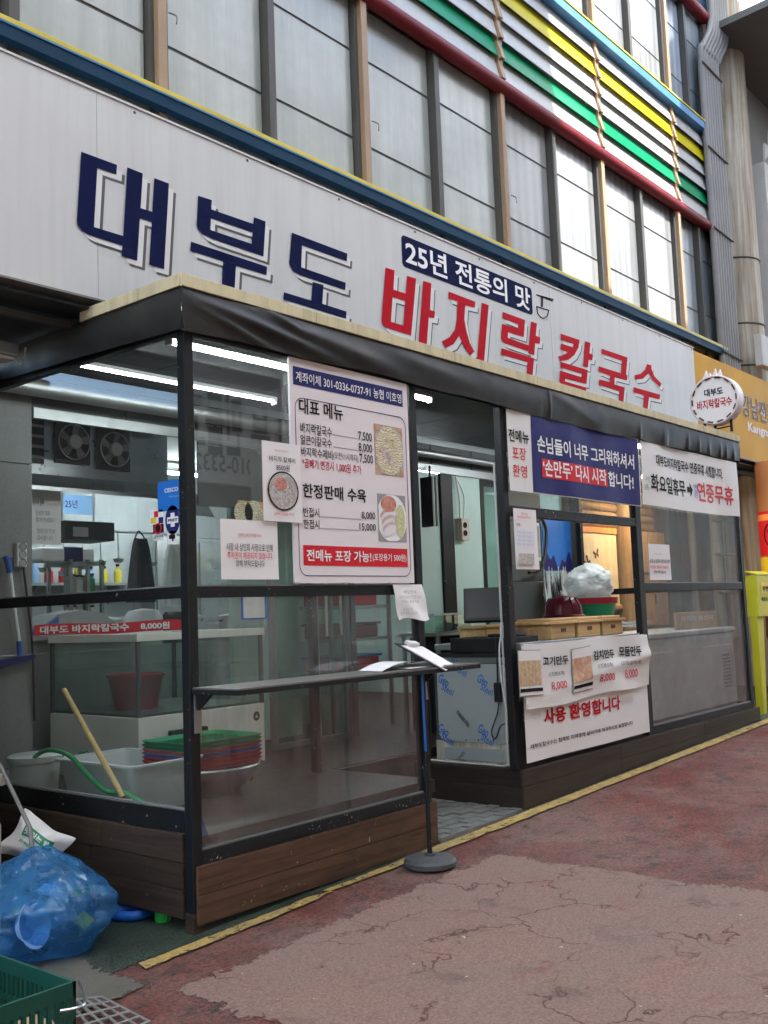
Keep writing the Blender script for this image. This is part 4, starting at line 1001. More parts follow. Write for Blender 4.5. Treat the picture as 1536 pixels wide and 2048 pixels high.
tw(b1, '전메뉴', 'print_black', BY-.004, (110, 502), (212, 452), .02, wr1); tw(b1, '포장', 'print_red', BY-.004, (132, 600), (200, 542), .01, wr1); tw(b1, '환영', 'print_red', BY-.004, (135, 697), (206, 640), .01, wr1)
tw(b1, '손님들이 너무 그리워하셔서', 'print_white', BY-.006, (260, 562), (790, 580), .02, wr1)
a, b = PY(BY, *zR(280, 588)), PY(BY, *zR(650, 757))
MB().grid(lambda u, v: wr1(Vector((a.x+(b.x-a.x)*u, BY-.0045, b.z+(a.z-.015-b.z)*v))), 24, 4).build('red_field', 'print_red', b1, smooth=True)
tw(b1, '‘손만두’ 다시 시작', 'print_white', BY-.0065, (295, 695), (642, 662), .02, wr1); tw(b1, '합니다!', 'print_white', BY-.006, (658, 752), (790, 692), .02, wr1)
def wr2(p): return Vector((p.x, p.y+.008*math.sin(p.x*3.1+p.z*5)-.006*math.sin(p.x*7+1), p.z+.012*math.sin((p.x-5.1)/2.3*math.pi)*(2.95-p.z)/-.6))
b2 = clothbanner('white_banner', 'white fabric banner with black and red lettering, right bay of the serving booth', 5.1, 7.36, 2.37, 2.94, BY, 'banner_white', wr2)
tw(b2, '대부도바지락칼국수 연중무휴 시행합니다.', 'print_black', BY-.004, (915, 640), (1282, 655), .015, wr2)
tw(b2, '화요일휴무', 'print_black', BY-.004, (888, 778), (1080, 717), .022, wr2); tw(b2, '연중무휴', 'print_red', BY-.004, (1150, 830), (1336, 758), .022, wr2)
tw(b2, '기', 'print_grey', BY-.004, (856, 725), (876, 700), 0, wr2); tw(b2, '존', 'print_grey', BY-.004, (858, 770), (878, 745), 0, wr2); tw(b2, '변', 'print_blue', BY-.004, (1128, 770), (1145, 738), 0, wr2); tw(b2, '경', 'print_blue', BY-.004, (1130, 812), (1146, 775), 0, wr2)
a = PY(BY, *zR(1090, 765)); b = PY(BY, *zR(1120, 770)); L_ = b.x-a.x
MB().poly([wr2(Vector((a.x+L_*x, BY-.004, a.z+.07*z))) for x, z in ((0, .35), (.5, .35), (.5, 1), (1, 0), (.5, -1), (.5, -.35), (0, -.35))]).build('arrow', 'print_black', b2)
# lower banner: two layers
zL = Z((980, 1140), 2.763)
def wr3(p):
    s = max(0, min(1, (p.x-2.95)/1.95))
    return Vector((p.x, p.y-.012*math.sin(p.x*6+p.z*9)*s-.02*ridge((p.z-.95)-(p.x-3.9)*.12, .05)*s, p.z+.01*math.sin(p.x*5)))
b3 = clothbanner('counter_banner', 'white fabric banner with dumpling prices hung on the front of the serving counter', 2.955, 4.93, .41, 1.235, -.03, 'banner_white', lambda p: Vector((p.x, p.y-.01*math.sin(p.x*5)*.6, p.z)), 40, 20)
MB().grid(lambda u, v: wr3(Vector((2.953+(4.925-2.953)*u, -.055, .775+.04*u*(1-v)+(1.238-.775)*v))), 60, 24).build('upper_cloth', 'banner_white', b3, smooth=True)
def tl_(s, m, lb, rtp, bold, Y=-.064, wp=wr3): return textY(b3, s, m, Y, zL(*lb), zL(*rtp), bold, warp=wp)
for s, m, lb, rtp, bold in (('고기만두', 'print_black', (295, 528), (432, 462), .03), ('(1인분/5개)', 'print_black', (328, 585), (412, 548), .005), ('8,000', 'print_red', (342, 662), (424, 602), .01),
    ('김치만두', 'print_black', (570, 505), (690, 440), .03), ('(1인분/5개)', 'print_black', (592, 553), (672, 515), .005), ('8,000', 'print_red', (605, 632), (686, 572), .01),
    ('모둠만두', 'print_black', (720, 478), (826, 410), .03), ('(고기3,김치2개)', 'print_black', (722, 530), (828, 490), .005), ('8,000', 'print_red', (752, 602), (820, 538), .01)): tl_(s, m, lb, rtp, bold)
flat = lambda p: Vector((p.x, p.y-.01*math.sin(p.x*5)*.6, p.z))
tl_('사용 환영합니다', 'letter_red', (302, 858), (718, 690), .03, -.036, flat)
tl_('대부도칼국수는 침체된 지역경제 살리기에 적극적으로 동참합니다', 'print_black', (225, 990), (792, 832), .02, -.036, flat)
tl_('고기만두', 'print_pale', (180, 838), (285, 775), .01, -.036, flat); tl_('김치만두', 'print_pale', (728, 750), (795, 690), .01, -.036, flat)
def WG(x0, x1, z0, z1, y): return MB().grid(lambda u, v: wr3(Vector((x0+(x1-x0)*u, y, z0+(z1-z0)*v))), 10, 10)
for tl, br, fm in (((152, 452), (295, 690), 'food_dumpling'), ((447, 432), (570, 660), 'food_orange')):
    a, b = PY(-.064, *zL(*tl)), PY(-.064, *zL(*br))
    fr = WG(a.x, b.x, b.z, a.z, -.062).build('food_picture', 'print_grey', b3)
    WG(a.x+.006, b.x-.006, b.z+.006, a.z-.006, -.065).build('picture_ground', 'paper', fr)
    WG(a.x+.008, b.x-.02, b.z+.075, a.z-.075, -.068).build('picture_food', fm, fr)
    WG(a.x+.01, b.x-.01, b.z+.03, b.z+.055, -.068).build('picture_plate', 'print_black', fr)
# notice on the serving booth glass, two of them
n4 = paperY('paper_notice', -.025, (1026, 1016), (1077, 1139), 'tall printed notice hanging below the blue banner by the doorway post', curl=.01)
textY(n4, '대부도', 'print_red', -.04, (1042, 1030), (1056, 1026)); textY(n4, '바지락칼국수', 'print_red', -.04, (1035, 1036), (1062, 1033)); textY(n4, '안내', 'print_black', -.04, (1033, 1052), (1040, 1046), .02)
for k in range(4): textY(n4, '전메뉴 포장 가능합니다', 'print_skyblue', -.04, (1034, 1067+k*8), (1068, 1063+k*8))
plate(n4, 'picture', 'food_grey', PY(-.04, 1038, 1105).x, PY(-.04, 1068, 1105).x, PY(-.04, 1050, 1129).z, PY(-.04, 1050, 1107).z, -.04, .001)
n5 = paperY('paper_notice', .015, (1296, 1087), (1343, 1160), 'square notice about parking tickets on the right bay glass of the serving booth', curl=.002)
textY(n5, '대부도바지락칼국수', 'print_grey', .008, (1308, 1109), (1325, 1107)); textY(n5, '시장 내 상인회 사정으로 인해', 'print_black', .008, (1300, 1125), (1339, 1119), .02); textY(n5, '주차권이 제공되지 않습니다.', 'print_red', .008, (1301, 1137), (1338, 1131), .02); textY(n5, '양해 부탁드립니다', 'print_black', .008, (1308, 1147), (1332, 1141), .02)
# ---------------------------------------------------------------- round projecting sign
rs = thing('round_sign', (7.05, .03, 3.24), 'round white projecting shop sign on short legs at the far end of the canopy', 'sign')
RC = Vector((7.0, .02, 3.575))
def circ(X, r, n=40, k=1.0): return [(X, RC.y+r*math.cos(2*math.pi*i/n), RC.z+r*math.sin(2*math.pi*i/n)*k) for i in range(n)]
MB().prism(circ(7.0, .262), (.13, 0, 0)).build('drum', 'print_white', rs)
MB().tube(circ(6.998, .25)+circ(6.998, .25)[:1], .012, 6, False).build('rim', 'paper_pink', rs, smooth=True)
for k in range(14):
    an = 2*math.pi*k/14; d = .13
    MB().tube([(6.99, RC.y+.235*math.cos(an+t*d), RC.z+.235*math.sin(an+t*d)) for t in (-1, 0, 1)], .009, 5).build('rim_mark', 'letter_brown', rs)
def rtxt(s, m, y0, y1, z0, z1, bold): text(rs, s, m, (6.996, RC.y+y0, RC.z+z0), (0, -1, 0), (0, 0, 1), y0-y1, z1-z0, bold)
rtxt('대부도', 'letter_navy', .10, -.10, .045, .125, .03); rtxt('바지락칼국수', 'letter_red', .185, -.185, -.085, .015, .025)
for y in (-.12, .05, .16): tube('leg', 'black_metal', rs, [(7.06, y, 3.36), (7.06, y, 3.23)], .015, 6)
tube('brace', 'black_metal', rs, [(7.06, -.12, 3.29), (7.06, .16, 3.27)], .008, 6)
for dy, h in ((.10, .08), (.06, .05), (-.0, .085), (-.05, .07)): MB().prism([(7.03, RC.y+dy+.02, RC.z+.25), (7.03, RC.y+dy-.035, RC.z+.25), (7.03, RC.y+dy-.02, RC.z+.25+h)], (.03, 0, 0)).build('crest', 'paper_pink', rs)

ORD = 'first second third fourth fifth sixth seventh eighth ninth tenth eleventh twelfth thirteenth'.split()

# ================================================================== inside the left booth
FZ = .44
tk = thing('fish_tank', (1.5, 2.2, FZ), 'glass seafood tank on a white cabinet under a wooden lid, inside the left booth', 'fish tank')
TX0, TX1, TY0, TY1 = .95, 2.09, 1.7, 2.75
box('cabinet', 'cabinet_white', tk, TX0, TX1, TY0, TY1, FZ, .863, bev=.005)
for x, y in ((TX0, TY0), (TX1-.025, TY0), (TX0, TY1-.025), (TX1-.025, TY1-.025)): box('corner_strip', 'tank_dark', tk, x, x+.025, y, y+.025, .865, 1.37)
box('tank_pane', 'glass_tank', tk, TX0+.03, TX1-.03, TY0+.005, TY0+.009, .866, 1.37); box('tank_pane', 'glass_tank', tk, TX0+.005, TX0+.009, TY0+.03, TY1-.03, .866, 1.37)
box('tank_pane', 'glass_tank', tk, TX0+.03, TX1-.03, TY1-.012, TY1-.008, .866, 1.37); box('tank_pane', 'glass_tank', tk, TX1-.012, TX1-.008, TY0+.03, TY1-.03, .866, 1.37)
box('tank_floor', 'tank_dark', tk, TX0+.03, TX1-.03, TY0+.03, TY1-.03, .864, .88)
MB().quad((TX0+.02, TY0+.02, 1.17), (TX1-.02, TY0+.02, 1.17), (TX1-.02, TY1-.02, 1.17), (TX0+.02, TY1-.02, 1.17)).build('water_surface', 'water', tk)
for a, b, c, d in ((TX0-.01, TX1+.01, TY0-.01, TY0+.06), (TX0-.01, TX1+.01, TY1-.06, TY1+.01), (TX0-.01, TX0+.06, TY0+.06, TY1-.06), (TX1-.06, TX1+.01, TY0+.06, TY1-.06)):
    box('lid_rail', 'cabinet_white', tk, a, b, c, d, 1.37, 1.422, bev=.003)
c = PY(TY0-.002, 513, 1432); MB().poly([(c.x+.033*math.cos(k*.3927), TY0-.002, c.z+.035*math.sin(k*.3927)) for k in range(16)]).build('badge', 'tank_dark', tk)
MB().poly([(c.x+.018*math.cos(k*2.094+1.57), TY0-.004, c.z-.003+.018*math.sin(k*2.094+1.57)) for k in range(3)]).build('badge_mark', 'food_clam', tk)
rbk = thing('red_basket', (1.3, 2.25, .88), 'red plastic basket standing in the fish tank', 'basket')
MB().lathe((1.3, 2.2, .88), [(.15, 0), (.2, .25), (.215, .25), (.215, .23)], 18).build('body', 'plastic_red', rbk, smooth=2)
# striped banner lying on the tank lid
sb = thing('red_strip_banner', (1.3, 1.85, 1.42), 'red strip banner with white lettering lying along the fish tank lid', 'banner')
a, b = PX(.93, 69, 1262), PX(.93, 360, 1262)
p0, p1_ = PY(2.55, 68, 1245), PY(1.9, 362, 1228)
def sbf(u, v): return Vector((.9+1.25*u*.0, 2.7-.95*u, 1.425+.085*v)) if False else Vector((p0.x+(p1_.x-p0.x)*u, p0.y+(p1_.y-p0.y)*u, 1.43+.075*v+.006*math.sin(u*9)))
MB().grid(sbf, 20, 3).build('cloth', 'print_red', sb, smooth=True)
dU = (p1_-p0); dU.z = 0; LU = dU.length; dU.normalize(); nrm = Vector((dU.y, -dU.x, 0))
text(sb, '대부도 바지락칼국수', 'print_white', Vector((p0.x, p0.y, 1.442))+dU*.04*LU+nrm*.006, dU, (0, 0, 1), LU*.6, .055, .03); text(sb, '8,000원', 'print_white', Vector((p0.x, p0.y, 1.442))+dU*.72*LU+nrm*.006, dU, (0, 0, 1), LU*.2, .055, .03)
# covered appliance behind
cv = thing('covered_machine', (1.6, 2.9, 1.42), 'rounded grey and blue cover standing behind the red strip banner', 'cover')
c0 = PY(2.9, 155, 1250); pr_ = [(-.36, 0), (-.33, .07), (-.2, .15), (0, .18), (.2, .15), (.33, .06), (.36, 0)]
MB().prism([(c0.x+x, 2.85, 1.43+z) for x, z in pr_], (0, .3, 0)).build('shell', 'grey_cloth', cv)
for s0, s1 in ((-.37, -.2), (.25, .37)): MB().prism([(c0.x+s0, 2.84, 1.43), (c0.x+s0, 2.84, 1.47), (c0.x+s1, 2.84, 1.43+(.13 if s0 < 0 else .06)), (c0.x+s1, 2.84, 1.43)], (0, .3, 0)).build('end_cap', 'rag_blue', cv)
box('stand_top', 'steel_dull', cv, c0.x-.5, c0.x+.5, 2.8, 3.3, 1.39, 1.428); box('stand_body', 'steel_dull', cv, c0.x-.45, c0.x+.45, 2.85, 3.25, .44, 1.39)
# white tub, bucket
def tub(name, label, x0, x1, y0, y1, z0, z1, tp=.05):
    o = thing(name, ((x0+x1)/2, (y0+y1)/2, z0), label, 'tub'); mb = MB()
    def rr(xa, xb, ya, yb, z, r=.05): return [(x, y, z) for x, y in rr_pts(xa, xb, ya, yb, r, 4)]
    L = [rr(x0+tp, x1-tp, y0+tp, y1-tp, z0), rr(x0, x1, y0, y1, z1), rr(x0-.018, x1+.018, y0-.018, y1+.018, z1), rr(x0-.018, x1+.018, y0-.018, y1+.018, z1+.012), rr(x0+.012, x1-.012, y0+.012, y1-.012, z1+.012), rr(x0+tp+.01, x1-tp-.01, y0+tp+.01, y1-tp-.01, z0+.01)]
    n = len(L[0]); mb.add([p for l in L for p in l], [tuple(range(n))[::-1]]+[(i*n+k, i*n+(k+1) % n, (i+1)*n+(k+1) % n, (i+1)*n+k) for i in range(5) for k in range(n)]+[tuple(range(5*n, 6*n))])
    mb.build('shell', 'plastic_white', o, smooth=2); return o
tub('white_tub', 'open white plastic tub on the booth floor with a green hose over its rim', .22, .72, .78, 1.52, FZ, .70)
bk = thing('white_bucket', (.2, 1.8, FZ), 'round white lidded bucket at the back of the left booth', 'bucket')
MB().lathe((.2, 1.72, FZ), [(.0, 0), (.13, 0), (.15, .25), (.16, .25), (.16, .28), (.14, .29), (0, .285)], 22).build('body', 'plastic_white', bk, smooth=2)
ct = PX(.3, 128, 1380); cb = PX(.10, 247, 1596)
tag(MB().tube([cb, ct], [.016, .017], 10).build('wooden_stick', 'stick', smooth=2), 'straight pale wooden stick leaning against the side glass', 'stick')
hs_ = [PX(.12, 62, 1535), PX(.13, 72, 1512), PX(.16, 100, 1500), PX(.15, 140, 1512), PX(.13, 175, 1550), PX(.12, 215, 1583), PX(.12, 260, 1590), (.10, .25, .47), (.09, .14, .465)]
tag(MB().tube(cat(hs_, 10), .014, 8).build('green_hose', 'hose_green', smooth=2), 'light green garden hose draped over the white tub', 'hose')
tag(MB().tube(cat([(.16, .66, .475), (.12, .5, .49), (.10, .35, .50), (.10, .2, .49), (.13, .1, .48)], 8), .035, 10).build('blue_hose', 'hose_blue', smooth=2), 'thick blue flat hose on the booth floor beside the corner', 'hose')
rg = MB().prism([(.075, .05, .40), (.16, .05, .40), (.085, .05, .56)], (0, .015, 0)).build('blue_rag', 'rag_blue'); tag(rg, 'blue rag tucked behind the front glass next to the corner post', 'rag')
nt_ = MB()
for k in range(26):
    c = Vector((.42+random.uniform(-.1, .1), 1.62+random.uniform(-.08, .08), .60+.1*random.random()))
    nt_.tube(cat([c+Vector((random.uniform(-.06, .06), random.uniform(-.06, .06), random.uniform(-.04, .04))) for _ in range(4)], 4), .003, 4)
tag(nt_.build('green_net', 'plastic_green'), 'tangled green netting behind the white tub', 'net', kind='stuff')
# baskets nested in a steel bowl
BC = Vector((.95, 1.05, FZ))
bw = thing('steel_bowl', BC, 'wide stainless bowl holding the stack of coloured baskets', 'bowl')
MB().lathe(BC, [(.0, 0), (.2, 0), (.28, .05), (.345, .16), (.36, .165), (.355, .175), (.335, .165), (.27, .06), (.19, .012), (0, .012)], 36).build('body', 'steel', bw, smooth=2)
def basket(m, z, label, slots):
    o = thing('colander_basket', (BC.x, BC.y, z), label, 'basket', 'rectangular baskets nested in the steel bowl')
    hx, hy, H, tp = .30, .23, .12, .035
    def rl(k, zz, g=0): return [(BC.x+x, BC.y+y, zz) for x, y in rr_pts(-hx+tp*(1-k)-g, hx-tp*(1-k)+g, -hy+tp*(1-k)-g, hy-tp*(1-k)+g, .06, 4)]
    def shell(z0k, z1k, g0=0, g1=0):
        a, b, c, d = rl(z0k, z+H*z0k, g0), rl(z1k, z+H*z1k, g1), rl(z1k, z+H*z1k, g1-.008), rl(z0k, z+H*z0k, g0-.008); n = len(a)
        mb = MB(); mb.add(a+b+c+d, [(i*n+k, i*n+(k+1) % n, ((i+1) % 4)*n+(k+1) % n, ((i+1) % 4)*n+k) for i in range(4) for k in range(n)]); return mb
    shell(.80, 1.0, 0, .012).build('rim', m, o); shell(0, .22).build('lower_band', m, o)
    mb = MB(); mb.add(rl(0, z+.004), [tuple(range(len(rl(0, 0))))]); mb.build('base', m, o)
    if slots:
        mb = MB(); A, B = rl(.2, z+H*.2, -.004), rl(.82, z+H*.82, -.004)
        def lerp_loop(Lp, t):
            n = len(Lp); per = [math.dist(Lp[i], Lp[(i+1) % n]) for i in range(n)]; d = t*sum(per); i = 0
            while d > per[i]: d -= per[i]; i += 1
            return Vector(Lp[i]).lerp(Vector(Lp[(i+1) % n]), d/per[i])
        for k in range(84): mb.tube([lerp_loop(A, k/84), lerp_loop(B, k/84)], .0045, 4)
        tag(mb.build('wall_bars', m, o), kind='stuff')
        shell(.48, .56).build('middle_band', m, o)
zz = FZ+.05
bl = [('plastic_red', 'red basket, lowest of the nested baskets'), ('plastic_red', 'red basket second from the bottom of the nested baskets'), ('plastic_red', 'red basket in the middle of the nested baskets'), ('plastic_red', 'red basket just under the blue one in the stack'), ('plastic_blue', 'blue basket between the red ones and the green ones'), ('plastic_red', 'thin red basket rim right above the blue basket'), ('plastic_green', 'green basket second from the top of the stack'), ('plastic_green', 'open slotted green basket on top of the stack')]
for k, (m, lab) in enumerate(bl): basket(m, zz+k*.024, lab, k == len(bl)-1)
kn = box('black_tray', 'black_plastic', None, 1.18, 1.5, 1.64, 1.69, .64, .76, bev=.01); tag(kn, 'black tray leaning on the white tank cabinet behind the baskets', 'tray')
# squeegee and socket strip on the stone pillar
sq = thing('squeegee', (.25, 1.95, 1.27), 'blue and white handled squeegee hanging on the stone pillar', 'squeegee')
p = [PY(1.95, *q) for q in ((12, 1112), (20, 1145), (27, 1190), (30, 1228), (38, 1282), (40, 1312))]
tube('grip', 'hose_blue', sq, [p[0], p[1]], .02, 10); tube('handle', 'cable_white', sq, [p[1], p[3], p[4]], .013, 8); tube('neck', 'hose_blue', sq, [p[4], p[5]], .018, 8)
q0, q1 = PY(1.93, 0, 1338), PY(1.93, 71, 1318); MB().prism([q0, q1, q1+Vector((0, 0, .03)), q0+Vector((0, 0, .05))], (0, .05, 0)).build('head', 'banner_navy', sq)
ks = thing('socket_strip', (.28, 1.96, 1.86), 'white triple socket strip fixed on the stone pillar', 'socket')
a, b = PY(1.96, 34, 1085), PY(1.96, 54, 1134); box('case', 'cable_white', ks, a.x, b.x, 1.955, 1.998, b.z, a.z, bev=.006)
for k in range(3): MB().lathe((0, 0, 0), [(0, 0), (.026, 0), (.026, .006)], 14).xf(Matrix.Translation(((a.x+b.x)/2, 1.954, a.z-(k+.5)/3*(a.z-b.z))) @ Matrix.Rotation(R_(90), 4, 'X')).build('outlet', 'print_grey', ks)
tube('lead', 'black_plastic', ks, cat([(b.x-.02, 1.97, b.z), (b.x+.02, 1.98, b.z-.25), (b.x+.05, 1.98, b.z-.55), (b.x+.06, 1.98, .9)]), .008, 6)
fx = thing('fluorescent_box', (-.25, 1.25, 2.98), 'old grey light fitting under the soffit at the far left', 'light fitting')
box('case', 'steel_dull', fx, -1.4, -.2, 1.2, 1.34, 3.02, 3.1, bev=.01); box('lens', 'ceiling_white', fx, -1.38, -.22, 1.22, 1.32, 3.0, 3.018)
tube('lead', 'cable_white', fx, cat([(-.2, 1.27, 3.04), (-.14, 1.27, 3.0), (-.12, 1.27, 3.1)]), .006, 6)

# ================================================================== kitchen, seen through the opening
ks_ = thing('kitchen_shelf', (2.2, 4.0, .44), 'grey steel kitchen shelf stacked with jars and boxes', 'shelf')
S0, S1 = PY(4.0, 140, 1150), PY(4.0, 208, 1150)
for x in (S0.x, (S0.x+S1.x)/2, S1.x-.03):
    for y in (4.0, 4.35): box('upright', 'steel_dull', ks_, x, x+.03, y, y+.03, .44, 2.08)
for z in (.7, 1.25, 1.5, 1.75, 2.03): box('shelf_board', 'steel_dull', ks_, S0.x, S1.x, 4.0, 4.4, z, z+.03)
for z in (1.28, 1.53, 1.78):
    for k in range(4):
        x = S0.x+.09+k*(S1.x-S0.x-.1)/4; h = random.uniform(.12, .18); m = random.choice(['plastic_white', 'print_grey', 'steel', 'food_grey', 'plastic_green'])
        o = thing('jar', (x, 4.12, z), ORD[k]+' jar from the left on the '+{1.28: 'low', 1.53: 'middle', 1.78: 'upper'}[z]+' steel kitchen shelf', 'jar', 'jars on the kitchen shelf')
        MB().lathe((x, 4.12, z), [(0, 0), (.05, 0), (.05, h*.8), (.035, h*.85), (.035, h)], 12).build('body', m, o, smooth=2); MB().lathe((x, 4.12, z+h), [(.04, -.002), (.04, .015), (0, .015)], 12).build('lid', 'print_black', o, smooth=2)
c = PY(4.1, 130, 1090); bxs = thing('tissue_pack', (c.x, 4.15, 2.06), 'white and blue packet lying on top of the kitchen shelf', 'packet')
box('pack', 'print_white', bxs, c.x-.25, c.x+.28, 4.05, 4.3, 2.061, 2.19, bev=.02); box('band', 'banner_navy', bxs, c.x-.04, c.x+.15, 4.045, 4.305, 2.063, 2.194)
mw = thing('oven', (2.9, 4.3, 2.2), 'dark oven on the wall bracket over the steel kitchen shelf', 'oven')
a, b = PY(4.2, 130, 1040), PY(4.2, 230, 1082); box('case', 'appliance', mw, a.x, b.x, 4.2, 4.6, b.z, a.z, bev=.01); box('door_glass', 'print_grey', mw, a.x+.08, b.x-.3, 4.19, 4.199, b.z+.03, a.z-.06)
for x in (a.x+.1, b.x-.1): tube('hanging_rod', 'steel', mw, [(x, 4.4, a.z), (x, 4.4, 3.24)], .012, 6)
def wallposter(name, label, m, Y, tl, br, txt=()):
    a, b = PY(Y, *tl), PY(Y, *br); o = thing(name, ((a.x+b.x)/2, Y, b.z), label, 'poster')
    plate(o, 'sheet', m, a.x, b.x, b.z, a.z, Y, .01)
    for s, mm, lb, rtp in txt: textY(o, s, mm, Y-.004, lb, rtp, .01)
    return o
wallposter('menu_poster', 'pale blue text poster hanging in the kitchen next to the stone pillar', 'paper', 2.9, (63, 975), (122, 1090), (('바지락 철학', 'print_black', (66, 1010), (88, 998)), ('신선한 재료', 'print_grey', (72, 1030), (100, 1022)), ('매일 아침 직접 손질합니다', 'print_grey', (72, 1044), (108, 1036)), ('정성을 담은 한그릇', 'print_grey', (74, 1066), (110, 1058)), ('감사합니다', 'print_grey', (74, 1080), (106, 1071))))
wallposter('wall_poster', 'plain blue poster on the kitchen wall beside the text poster', 'print_skyblue', 4.9, (124, 988), (190, 1030), (('25년', 'banner_navy', (130, 1015), (155, 1000)),))
wallposter('framed_certificate', 'certificate in a blue frame on the glazed partition right of the tank', 'print_blue', 1.99, (483, 1190), (534, 1238), (('사업자등록증', 'print_black', (490, 1200), (522, 1194)),))
a, b = PY(1.984, 487, 1192), PY(1.984, 530, 1235); o = [q for q in bpy.data.objects if q.name.startswith('framed_certificate')][0]; plate(o, 'page', 'paper', a.x, b.x, b.z, a.z, 1.985, .003)
wallposter('food_poster', 'orange bordered food poster above the glazed partition', 'print_orange', 1.99, (475, 1000), (530, 1045)); o = [q for q in bpy.data.objects if q.name.startswith('food_poster')][0]
for u in (487, 508): disc(o, 'dish', 'food_noodle', 1.984, (u, 1026), .1, .1)
# hanging aprons
for k, (u, v, m, lab) in enumerate(((281, 1130, 'cloth_dark', 'black apron hanging on a hook at the back of the kitchen'), (347, 1140, 'paper', 'white apron hanging behind the corner post in the kitchen'))):
    c = PY(3.9, u, v); o = thing('apron', (c.x, 3.9, c.z-.5), lab, 'apron')
    def fa(s, t, c=c): wd = .07+.1*(1-t)**.7; return Vector((c.x+(s-.5)*2*wd, 3.9-.03*math.sin(s*9), c.z-.35+.6*t))
    MB().grid(fa, 14, 8).build('cloth', m, o, smooth=True); tube('loop', m, o, cat([(c.x-.06, 3.9, c.z+.24), (c.x, 3.92, c.z+.32), (c.x+.06, 3.9, c.z+.24)]), .008, 5)
kc = thing('kitchen_counter', (2.2, 5.2, .44), 'long steel counter along the back of the kitchen', 'counter')
box('top', 'steel', kc, 1.2, 6.8, 5.0, 5.7, 1.28, 1.32); box('body', 'steel_dull', kc, 1.2, 6.8, 5.05, 5.7, .44, 1.28)
for k in range(7):
    x = 2.0+k*.6; o = thing('cook_pot', (x, 5.3, 1.32), ORD[k]+' steel pot from the left on the back kitchen counter', 'pot', 'pots on the back counter')
    MB().lathe((x, 5.3, 1.32), [(0, 0), (.17, 0), (.17, .2), (.18, .2), (.18, .215), (.02, .25), (0, .27)], 20).build('body', 'steel', o, smooth=2); tube('handle', 'black_plastic', o, [(x-.22, 5.3, 1.48), (x+.22, 5.3, 1.48)], .012, 6)
fr_ = thing('steel_fridge', (4.6, 5.9, .44), 'tall steel fridge with four doors at the back of the kitchen', 'fridge')
box('body', 'steel', fr_, 4.2, 5.5, 5.75, 6.15, .44, 2.5, bev=.01)
for x in (4.22, 4.87):
    for z0, z1 in ((.5, 1.45), (1.48, 2.45)):
        d = box('door', 'steel', fr_, x, x+.61, 5.72, 5.749, z0, z1, bev=.008); tube('handle', 'black_plastic', d, [(x+.55, 5.7, z0+.35), (x+.55, 5.7, z0+.6)], .014, 6)
ws = thing('wall_shelf', (3.2, 6.05, 1.95), 'long wall shelf crowded with bottles over the back counter', 'shelf')
box('board', 'steel_dull', ws, 1.6, 4.1, 5.9, 6.19, 1.93, 1.96)
for k in range(3): MB().prism([(1.75+k*1.05, 5.95, 1.93), (1.75+k*1.05, 6.19, 1.93), (1.75+k*1.05, 6.19, 1.72)], (.02, 0, 0)).build('bracket', 'steel_dull', ws)
for k in range(13):
    x = 1.72+k*.18; h = random.uniform(.16, .3); r = random.uniform(.035, .055); m = random.choice(['plastic_green', 'plastic_white', 'print_red', 'print_yellow', 'letter_brown', 'print_skyblue'])
    o = thing('bottle', (x, 6.02, 1.96), ORD[k]+' sauce bottle from the left on the kitchen wall shelf', 'bottle', 'bottles on the wall shelf')
    MB().lathe((x, 6.02, 1.961), [(0, 0), (r, 0), (r, h*.65), (r*.4, h*.8), (r*.4, h)], 12).build('body', m, o, smooth=2); MB().lathe((x, 6.02, 1.961+h), [(r*.45, -.01), (r*.45, .02), (0, .02)], 10).build('cap', 'print_black', o)
hr = thing('utensil_rail', (2.6, 4.8, 2.35), 'rail of hanging steel ladles and sieves in the kitchen', 'rail')
tube('rail', 'steel', hr, [(1.7, 4.7, 2.42), (3.9, 4.7, 2.42)], .012, 8)
for x in (1.75, 3.85): tube('drop', 'steel', hr, [(x, 4.7, 2.42), (x, 4.7, 3.24)], .01, 6)
for k in range(9):
    x = 1.9+k*.21; L_ = random.uniform(.25, .4); tube('ladle_handle', 'steel', hr, [(x, 4.7, 2.41), (x, 4.7, 2.41-L_)], .007, 6)
    MB().lathe((x, 4.7, 2.36-L_), [(0, 0), (.04, .01), (.055, .05)], 14).build('ladle_bowl', 'steel', hr, smooth=2)
for k, (x, lab, m, h) in enumerate(((2.35, 'white rice cooker on the steel stand by the tank', 'plastic_white', .3), (2.75, 'black rice cooker on the steel stand by the tank', 'appliance', .28))):
    o = thing('rice_cooker', (x, 3.5, 1.3), lab, 'cooker'); MB().lathe((x, 3.5, 1.3), [(0, 0), (.15, 0), (.17, .05), (.17, h*.8), (.13, h), (0, h+.02)], 24).build('body', m, o, smooth=2); box('panel', 'print_grey', o, x-.05, x+.05, 3.32, 3.34, 1.38, 1.46); box('stand', 'steel_dull', o, x-.2, x+.2, 3.3, 3.75, .44, 1.299)
# crate shelf right of the glass door
cs = thing('crate_rack', (3.95, 2.5, .44), 'low rack of red and purple trays behind the front glass near the doorway', 'rack')
for z in (.95, 1.25, 1.55):
    box('shelf_board', 'steel_dull', cs, 3.5, 4.35, 2.3, 2.8, z, z+.03)
for x in (3.5, 4.32): box('upright', 'steel_dull', cs, x, x+.03, 2.3, 2.33, .44, 1.7)
for z, m, lab in ((.981, 'plastic_red', 'red tray on the lowest rack shelf'), (1.281, 'plastic_maroon', 'dark red tray on the middle rack shelf'), (1.581, 'plastic_red', 'red tray on the top rack shelf')):
    o = thing('plastic_tray', (3.9, 2.5, z), lab, 'tray'); box('body', m, o, 3.56, 4.2, 2.34, 2.7, z, z+.12, bev=.015); box('rim', 'plastic_blue' if z < 1 else m, o, 3.54, 4.22, 2.32, 2.72, z+.12, z+.14, bev=.004)
